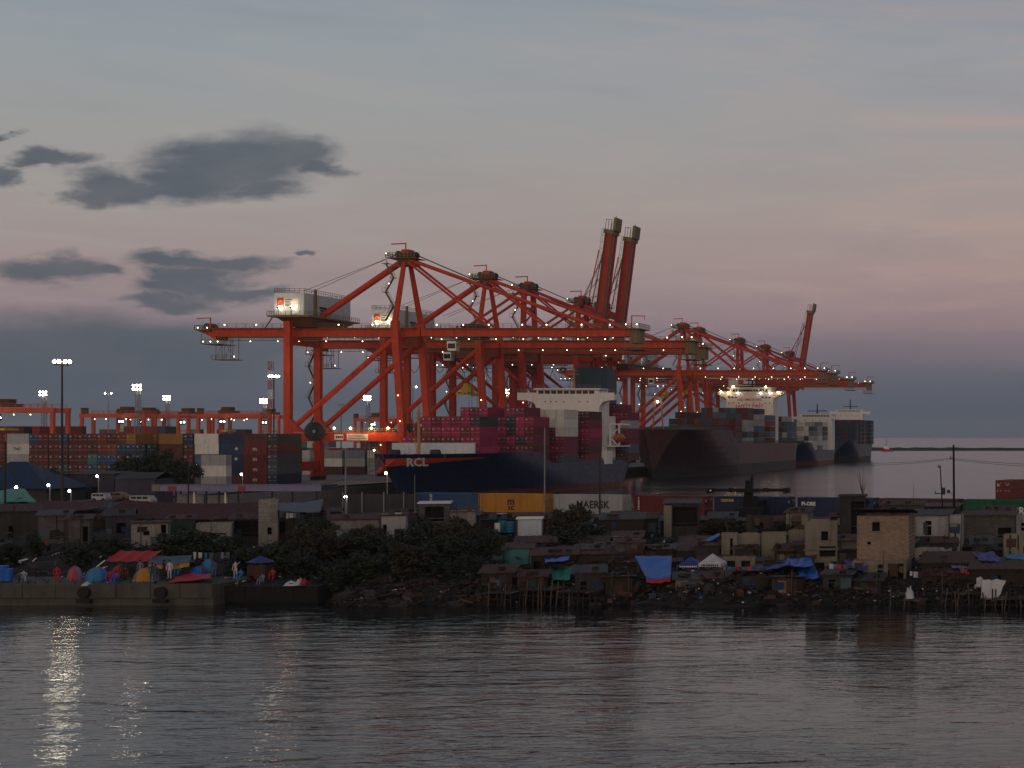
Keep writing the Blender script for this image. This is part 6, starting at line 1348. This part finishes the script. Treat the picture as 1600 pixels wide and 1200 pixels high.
# ---------------------------------------------------------------- bank vegetation
for x0, x1, yt, yb, s, k, l in [(255, 345, 826, 884, .068, 'b', 'large bushy green tree behind the slate tarpaulin'), (102, 150, 846, 892, .066, 'a', 'green bush behind the pink tent'), (148, 206, 838, 880, .07, 'c', 'dark shrubs below the violet shack'), (352, 402, 858, 892, .066, 'a', 'dark bush left of the booth'),
        (396, 462, 846, 900, .066, 'b', 'green bush right of the booth'), (446, 524, 824, 900, .068, 'dry', 'brownish tree over the white cloth heap'), (508, 580, 832, 900, .069, 'a', 'leafy shrub before the turquoise lean-to'), (556, 626, 838, 905, .068, 'b', 'green shrub below the stained plaster ruin'), (612, 690, 820, 906, .070, 'a', 'tall shrub left of the open concrete house'),
        (672, 748, 812, 908, .071, 'dry', 'brown leafed tree right of the open concrete house'), (736, 790, 826, 862, .072, 'b', 'low green bush above the pale blue boards'), (862, 928, 792, 862, .078, 'dry', 'spiky dark tree before the grey container'), (866, 962, 812, 872, .074, 'c', 'dark bush at the foot of the spiky tree'), (40, 70, 830, 880, .072, 'c', 'dark bush at the far left among the shacks'),
        (490, 560, 884, 930, .0628, 'a', 'low bank bush at the end of the lower wharf'), (552, 622, 888, 930, .0632, 'c', 'low dark bank bush below the green shrub'), (618, 690, 890, 932, .0632, 'b', 'low green bank bush near the water'), (682, 752, 892, 930, .063, 'a', 'low bank bush left of the stilt platform'), (770, 800, 838, 858, .074, 'b', 'grass tuft under the turquoise drums'), (1010, 1060, 838, 866, .076, 'c', 'dark weeds below the dark open house'), (1200, 1250, 815, 840, .078, 'dry', 'dry weeds behind the roofless ruin'), (1100, 1160, 812, 836, .08, 'dry', 'brown scrub under the lifting boom'),
        (-14, 40, 846, 890, .068, 'c', 'dark bush at the left edge above the drums'), (200, 256, 852, 872, .068, 'a', 'bush in front of the pale block house')]:
    tree(x0, x1, yt, yb, s, k, l, 'bush' if 'bush' in l or 'shrub' in l or 'weeds' in l or 'grass' in l or 'scrub' in l else 'tree', 'bush' if 'tree' not in l.split(' ')[:4] else 'tree')

rb = random.Random(9); bl = ['beside the lower wharf', 'under the pale block wall', 'below the small grey house', 'before the turquoise lean-to', 'below the plaster ruin', 'left of the concrete house', 'below the concrete house', 'right of the concrete house', 'above the pale boards', 'by the bank foot']
for i in range(20):
    x = 446 + i * 15.5; w = rb.uniform(46, 74); y = rb.uniform(846, 874) if i % 2 else rb.uniform(870, 896); hh = rb.uniform(36, 58)
    tree(x, x + w, y - hh * .4, y + hh * .6, (.0665 if i % 2 else .0635) + rb.uniform(-.001, .001), rb.choice(('a', 'b', 'c', 'c', 'dry')), '%s thicket bush, %s along the %s part of the overgrown bank' % (['rounded', 'ragged'][i % 2], ORD[i // 2 + 1], ['lower', 'upper'][i % 2]), 'bush', 'bush')
for x0, x1, yt, yb, s_, k, l in [(462, 520, 806, 866, .0725, 'a', 'taller leafy tree behind the brownish one'), (548, 600, 822, 878, .071, 'dry', 'uneven brown tree left of the stained plaster ruin'), (636, 682, 800, 868, .0745, 'c', 'tall dark tree beside the open concrete house'), (700, 752, 818, 876, .0725, 'b', 'leaning green tree right of the open concrete house'), (726, 770, 846, 900, .0665, 'dry', 'dry tree at the left end of the stilt shacks'), (345, 392, 836, 872, .071, 'b', 'tree behind the laundry line by the block tower')]: tree(x0, x1, yt, yb, s_, k, l)
for x0, x1, yt, l, w_ in [(752, 800, 896, 'dark stilt shack at the left end of the stilt row', 'wood_dark'), (808, 850, 902, 'low plank stilt shack left of the green tarpaulin', 'roof_rust'), (898, 944, 896, 'stilt shack with bundles right of the green tarpaulin', 'concrete_dark'), (946, 988, 904, 'stilt shack left of the large blue tarpaulin', 'wood_dark'), (1056, 1100, 906, 'squat stilt shack below the navy canopy tent', 'concrete_raw'), (1108, 1150, 904, 'squat shack below the white canopy tent', 'concrete_dark'), (1152, 1200, 900, 'shack by the water under the broken concrete frame', 'wood_dark'), (1206, 1244, 905, 'shack by the water below the indigo tarpaulin', 'roof_rust'), (1286, 1330, 898, 'shack by the water below the broken house', 'concrete_dark'), (1334, 1376, 908, 'shack by the water below the tan house', 'wood_dark'), (1440, 1482, 900, 'dark stilt shack right of the white sack', 'wood_dark'), (1486, 1522, 896, 'tall plank stilt shack left of the white sheet', 'roof_rust')]:
    hut(x0, x1, yt, yt + random.uniform(22, 28), random.uniform(.0612, .0622), w_, l, 2.6, random.choice(('shed', 'shed', 'fall')), random.choice(('roof_rust', 'roof_grey', 'roof_maroon')), [(.2, .2 + random.uniform(.15, .3), .05, .7)], rise=random.uniform(.2, .6), rot=random.uniform(-.2, .2) + (.25 if x0 < 1200 else 0), name='shack', ragged=.2)
# ---------------------------------------------------------------- stilt platforms, debris
def platform(x0, x1, y, s, depth, label, posts):
    a, e = P(x0, y, s), P(x1, y, s); r = thing('stilt_platform', label, 'platform', ((a.x + e.x) / 2, a.y, 0), 'stilt platforms'); k = 0; n = max(4, int((e.x - a.x) / .55))
    for k in range(n): w = (e.x - a.x) / n; b = MB(); b.box(a.x + k * w + .02, a.x + (k + 1) * w - .02, a.y + random.uniform(-.25, .1), a.y + depth, a.z - .06 + random.uniform(-.03, .03), a.z + random.uniform(-.02, .03)); b.build('plank', M['wood_dark' if random.random() < .75 else 'wood_pale'], r)
    for k in range(posts):
        X = a.x + (e.x - a.x) * (k + random.uniform(.2, .8)) / posts; b = MB(); t = random.uniform(-.3, .3); b.tube((X, a.y + .1, a.z + random.uniform(0, 1.2)), (X + t, a.y - random.uniform(0, .5), -.6), .07, .06, 6); b.build('post', M['wood_pale' if random.random() < .4 else 'wood_dark'], r)
    b = MB(); b.bar((a.x, a.y + .05, a.z - .5), (e.x, a.y + .05, a.z - .6), .09); b.build('beam', M['wood_dark'], r)
platform(750, 800, 927, .0603, 4, 'dark stilt platform with leaning poles left of the green tarpaulin', 5); platform(808, 866, 922, .0606, 4, 'stilt platform directly below the green tarpaulin', 8); platform(868, 932, 925, .0602, 3.5, 'long low stilt frame right of the green tarpaulin', 8)
platform(1388, 1424, 930, .0600, 3, 'small stilt platform left of the white sack', 5); platform(1408, 1448, 938, .0592, 1.6, 'tiny raised platform holding the white sack', 4); platform(1468, 1530, 928, .0600, 4, 'stilt platform left of the hanging white sheet', 9); platform(1530, 1620, 936, .0594, 4, 'stilt platform under the hanging white sheet', 12)
xs_ = sorted([random.uniform(752, 960) for k in range(5)] + [random.uniform(1380, 1600) for k in range(4)])
for k, x in enumerate(xs_):
    p = P(x, random.uniform(912, 925), random.uniform(.0596, .0604)); b = MB(); b.tube((p.x, p.y, -.6), (p.x + random.uniform(-.5, .5), p.y, p.z + random.uniform(.2, 1.6)), .06, .04, 6)
    tag(b.build('mooring_stake', M['wood_dark' if k % 3 else 'wood_pale']), 'thin crooked stake, %s from the left of those standing loose in the shallows' % ORD[k + 1], 'stake', 'stakes in the shallows')
deb = MB(); dm = ['wood_dark', 'mud', 'concrete_dark', 'wood_pale', 'tarp_white', 'tarp_slate', 'roof_rust', 'tarp_blue', 'sign_white', 'tarp_red']; wts = [26, 26, 20, 6, 4, 6, 8, 1.2, 2.2, .8]
for k in range(5200):
    x = random.uniform(498, 1640); s = random.choice((random.uniform(.0598, .0625), random.uniform(.0605, .069))); X, Y = (x - VX) * s, F * s; z = gz(X, Y)
    if z < .0: continue
    m = random.choices(range(10), wts)[0]; L = random.uniform(.1, .55) if m < 3 or m == 6 else random.uniform(.06, .26)
    if m == 3: L = random.uniform(.4, 1.6)
    d = Vector((random.gauss(0, 1), random.gauss(0, 1), random.gauss(0, .45))).normalized() * L; c = Vector((X, Y, z + random.uniform(0, .45))); w = random.uniform(.03, .10) if m == 3 else L * random.uniform(.4, 1.0)
    deb.bar(c - d / 2, c + d / 2, w, random.uniform(.02, .6) * w, m)
for k in range(420):
    x = random.uniform(500, 1640); s = random.uniform(.0602, .0655); X, Y = (x - VX) * s, F * s; z = gz(X, Y)
    if z < -.2: continue
    m = random.choices(range(10), [10, 16, 20, 3, 1.2, 3, 8, .6, .6, .3])[0]; L = random.uniform(.5, 1.7); c = Vector((X, Y, z + random.uniform(-.1, .35))); d = Vector((random.gauss(0, 1), random.gauss(0, 1), random.gauss(0, .35))).normalized() * L
    deb.bar(c - d / 2, c + d / 2, L * random.uniform(.25, .8), L * random.uniform(.06, .4), m)
for k in range(2600):
    x = random.uniform(0, 1640); s = random.uniform(.066, .088); X, Y = (x - VX) * s, F * s; z = gz(X, Y); m = random.choices(range(10), [20, 14, 16, 8, 4, 7, 12, 1.5, 2.5, 1])[0]; L = random.uniform(.15, .9); c = Vector((X, Y, z + random.uniform(0, 1.1) ** 2)); d = Vector((random.gauss(0, 1), random.gauss(0, 1), random.gauss(0, .7))).normalized() * L
    deb.bar(c - d / 2, c + d / 2, L * random.uniform(.15, .7), L * .15, m)
for k in range(500):
    x = random.uniform(-10, 500); s = random.uniform(.0606, .066); X, Y = (x - VX) * s, F * s; m = random.choices(range(10), wts)[0]; L = random.uniform(.08, .3); c = Vector((X, Y, (2.02 if x < 331 else 1.9) + random.uniform(0, .15))); d = Vector((random.gauss(0, 1), random.gauss(0, 1), .2)).normalized() * L
    deb.bar(c - d / 2, c + d / 2, L * .6, L * .3, m)
tag(deb.build('rubble', [M[m] for m in dm]), 'rubbish, planks and rubble strewn along the bank', 'rubble', kind='stuff')
# patchwork lean-tos that fill the gaps between the named shacks
rng = random.Random(5); spots = []
for x in range(752, 1610, 34): spots.append((x, rng.uniform(.0655, .0672), rng.uniform(876, 888), 'front'))
for x in range(745, 1600, 31): spots.append((x, rng.uniform(.0675, .0715), rng.uniform(848, 862), 'low'))
for x in range(10, 740, 40): spots.append((x, rng.uniform(.083, .09), rng.uniform(798, 814), 'back'))
for x in range(690, 1600, 38): spots.append((x, rng.uniform(.080, .088), rng.uniform(797, 818), 'back'))
wl = ['concrete_dark', 'wood_dark', 'block_grey', 'concrete_dark', 'wood_dark', 'roof_grey']; rl = ['roof_rust', 'roof_grey', 'roof_maroon', 'roof_grey', 'roof_rust']
cnt = {}
for i, (x, s, yt, kd) in enumerate(spots):
    w = rng.uniform(26, 46); ms, ro = rng.choice(wl), rng.choice(rl); col = {'concrete_dark': 'dark concrete', 'wood_dark': 'dark plank', 'block_grey': 'grey block', 'roof_grey': 'grey sheet'}[ms]; rc = {'roof_rust': 'rusty', 'roof_grey': 'grey', 'roof_maroon': 'maroon'}[ro]
    row = 'low right bank row' if kd == 'low' else 'front right row by the rubble' if kd == 'front' else ('back row of left shacks' if x < 735 and s > .08 and i < 28 + 19 + 26 else 'row below the containers')
    cnt[row] = cnt.get(row, 0) + 1
    lab = '%s lean-to, %s roof, %s in the %s' % (col, rc, (ORD + ['twenty-seventh', 'twenty-eighth', 'twenty-ninth'])[cnt[row]], row)
    hut(x, x + w, yt, yt + rng.uniform(20, 34) * (.8 if kd == 'front' else 1), s, ms, lab, 3.5, rng.choice(('shed', 'shed', 'gable')), ro, [(.3, .3 + rng.uniform(.1, .25), .05, .6)] if rng.random() < .5 else [], rise=rng.uniform(.2, .7), rot=rng.uniform(-.15, .25) if x > 1200 else None, name='lean_to')

def laundry(x0, x1, y, s, label, n):
    a, e = P(x0, y, s), P(x1, y, s); r = thing('laundry_line', label, 'laundry', ((a.x + e.x) / 2, a.y, a.z), 'laundry lines'); b = MB(); b.path([a.lerp(e, k / 8) - Vector((0, 0, .12 * 4 * (k / 8) * (1 - k / 8))) for k in range(9)], .012, 4); b.build('line', M['cable_dark'], r)
    for k in range(n): t = (k + .5) / n; p = a.lerp(e, t) - Vector((0, 0, .12 * 4 * t * (1 - t))); w, h_ = random.uniform(.25, .5), random.uniform(.4, .75); g = MB(); g.grid([[(p.x - w / 2 + w * j / 4, p.y + .03 * math.sin(j * 2 + i), p.z - h_ * i / 3) for j in range(5)] for i in range(4)]); g.build('garment', M[random.choice(('tarp_white', 'tarp_slate', 'tarp_lilac', 'tarp_pink', 'tarp_sky', 'tarp_white', 'ink', 'tarp_red'))], r)
for x0, x1, y, s, l, n in [(892, 952, 890, .0648, 'laundry line right of the green tarpaulin', 9), (1128, 1182, 884, .0645, 'laundry line across the broken concrete frame', 7), (1296, 1330, 880, .0645, 'laundry line left of the tan house', 6), (1420, 1470, 892, .063, 'laundry line right of the tan house', 7), (440, 470, 800, .0755, 'laundry line on the open floor by the block tower', 5), (300, 360, 862, .0655, 'laundry line behind the wharf tents', 7), (950, 992, 838, .0755, 'laundry line below the grey container', 6)]: laundry(x0, x1, y, s, l, n)
# ---------------------------------------------------------------- poles, wires, lifting machine
def pole(x0, y0, x1, y1, s, r0, mt, label, arm=None, lampy=None):
    a, e = P(x0, y0, s), P(x1, y1, s); r = thing('utility_pole', label, 'pole', (e.x, e.y, gz(e.x, e.y)), 'poles among the shacks'); b = MB(); e.z = gz(e.x, e.y) - .2; b.tube(e, a, r0, r0 * .7, 8); b.build('shaft', M[mt], r)
    for y, l, rr in arm or []: b = MB(); c = P(x0, y, s); b.bar((c.x - l, c.y, c.z), (c.x + l * .4, c.y, c.z), .12); b.bar((c.x - l * .8, c.y, c.z), (c.x - l * .8, c.y, c.z + .35), .08); b.build('cross_arm', M[mt], r)
    return r
pole(1490, 695, 1491, 815, .080, .17, 'shade_and_black', 'tall black pole carrying wires near the right edge', [(716, .45, 0)])
pl = pole(1469, 727, 1475, 800, .083, .10, 'shade_and_black', 'leaning black pole beside the tall one', [(730, .3, 0), (771, .75, 0)])
b = MB(); c = P(1474, 768, .083); b.tube((c.x, c.y - .1, c.z - .4), (c.x, c.y - .1, c.z + .5), .26, .26, 10); b.build('transformer', M['dark_steel'], pl)
b = MB(); c = P(1482, 768, .080); b.tube((c.x, c.y - .15, c.z), (c.x, c.y + .1, c.z), .22, .22, 12); b.bar((c.x, c.y, c.z), (c.x + .7, c.y, c.z - .5), .07); tag(b.build('street_lamp', M['dark_steel']), 'unlit round lamp on an arm between the two black poles', 'street lamp')
pole(1428, 757, 1425, 800, .084, .03, 'shade_and_black', 'thin crooked antenna rod above the white upper room')
pole(851, 668, 851, 806, .098, .13, 'grey_steel', 'grey pole before the navy hull, above the spiky tree'); pole(937, 690, 937, 806, .098, .15, 'dark_steel', 'dark pole before the white bridge tower')
pole(540, 700, 540, 806, .097, .14, 'grey_steel', 'tall grey pole before the crane sill'); pole(8, 690, 8, 850, .085, .16, 'concrete_dark', 'thick concrete pole at the far left'); pole(22, 790, 22, 885, .068, .08, 'wood_dark', 'thin pole among the left shacks'); pole(295, 726, 294, 792, .11, .14, 'concrete_dark', 'short pole with dark lamp head before the canopy'); pole(648, 742, 648, 790, .098, .05, 'grey_steel', 'thin pale pole left of the blue container'); pole(1134, 812, 1142, 834, .075, .05, 'wood_pale', 'slanting stick above the roofless ruin')
def wire(pts, sag, label, r0=.022):
    b = MB(); A, E = pts; q = []
    for k in range(17): t = k / 16; p = A.lerp(E, t); p.z -= sag * 4 * t * (1 - t); q.append(p)
    b.path(q, r0, 4); tag(b.build('overhead_wire', M['cable_dark']), label, 'wire', 'overhead wires')
A = P(1487, 716, .080)
wire((P(1365, 724, .088), A.copy()), .12, 'upper wire running left from the tall black pole'); wire((P(1360, 727, .088), A - Vector((0, 0, .12))), .15, 'lower wire running left from the tall black pole'); wire((A.copy(), P(1640, 726, .075)), .15, 'upper wire running right from the tall black pole'); wire((A - Vector((0, 0, .15)), P(1640, 730, .075)), .15, 'lower wire running right from the tall black pole')
wire((P(500, 757, .13), P(602, 728, .152)), .4, 'pale mooring line rising to the navy bow', .06)
def reach_stacker():
    s = .0925; X, Y = P(1168, 0, s).x, F * s; z = lambda y: ZC + (HZ - y) * s; zg = gz(X, Y); r = thing('reach_stacker', 'black lifting machine with upright boom and wide spreader bar', 'lifting machine', (X, Y, zg)); dk = M['shade_and_black']
    b = MB(); b.box(X - 1.6, X + 1.6, Y - 1, Y + 6.5, zg + .9, zg + 2.0); b.box(X - 1.2, X + 1.2, Y + 4.5, Y + 6.6, zg + 2, zg + 2.9); b.build('chassis', dk, r)
    for dx in (-1.5, 1.5):
        for dy in (.2, 5.4): w = MB(); w.tube((X + dx - .3, Y + dy, zg + .8), (X + dx + .3, Y + dy, zg + .8), .8, .8, 16); w.build('wheel', M['black_rubber'], r)
    b = MB(); b.prism([(X - .9, Y + 1.0, zg + 2), (X + .7, Y + 1.0, zg + 2), (X + .55, Y + .4, z(770)), (X + .62, Y + .3, z(740)), (X + .15, Y + .3, z(752)), (X - .35, Y + .3, z(750)), (X - .6, Y + .4, z(772))], (0, .8, 0)); b.build('boom', dk, r)
    b = MB(); b.box(P(1111, 0, s).x, P(1228, 0, s).x, Y - .5, Y + .1, z(768), z(763.5)); b.box(P(1152, 0, s).x, P(1188, 0, s).x, Y - .62, Y - .5, z(769), z(763)); so = b.build('spreader_bar', dk, r)
    for x in (1110, 1229): e = MB(); c = P(x, 0, s).x; e.box(c - .28, c + .28, Y - 1.2, Y + 1.2, z(770.5), z(762.5)); e.build('end_beam', dk, so)
    for x in (1143, 1198): e = MB(); c = P(x, 0, s).x; e.box(c - .3, c + .3, Y - .7, Y + .2, z(769), z(762)); e.build('slide_block', dk, so)
    e = MB(); c = P(1113.5, 0, s).x; e.box(c - .1, c + .1, Y - 1.25, Y - 1.2, z(767), z(765)); e.build('reflector', M['sign_white'], so)
    cab = MB(); cab.box(X - .7, X + .7, Y + 2, Y + 3.6, zg + 2, zg + 3.6); cab.build('cab', dk, r)
reach_stacker()
# ---------------------------------------------------------------- evening haze over the harbour
h = MB(); h.box(-8900, 8900, -55, 11900, -1.2, 112)
hm = bpy.data.materials.new('evening_haze'); hm.use_nodes = True; nt = hm.node_tree; nt.nodes.clear(); out = nt.nodes.new('ShaderNodeOutputMaterial'); pv = nt.nodes.new('ShaderNodeVolumePrincipled')
pv.inputs['Color'].default_value = (.80, .86, .95, 1); pv.inputs['Density'].default_value = .00005; pv.inputs['Anisotropy'].default_value = 0.0; nt.links.new(pv.outputs[0], out.inputs['Volume'])
HAZE = tag(h.build('haze', hm), 'thin evening haze over the harbour', kind='stuff')
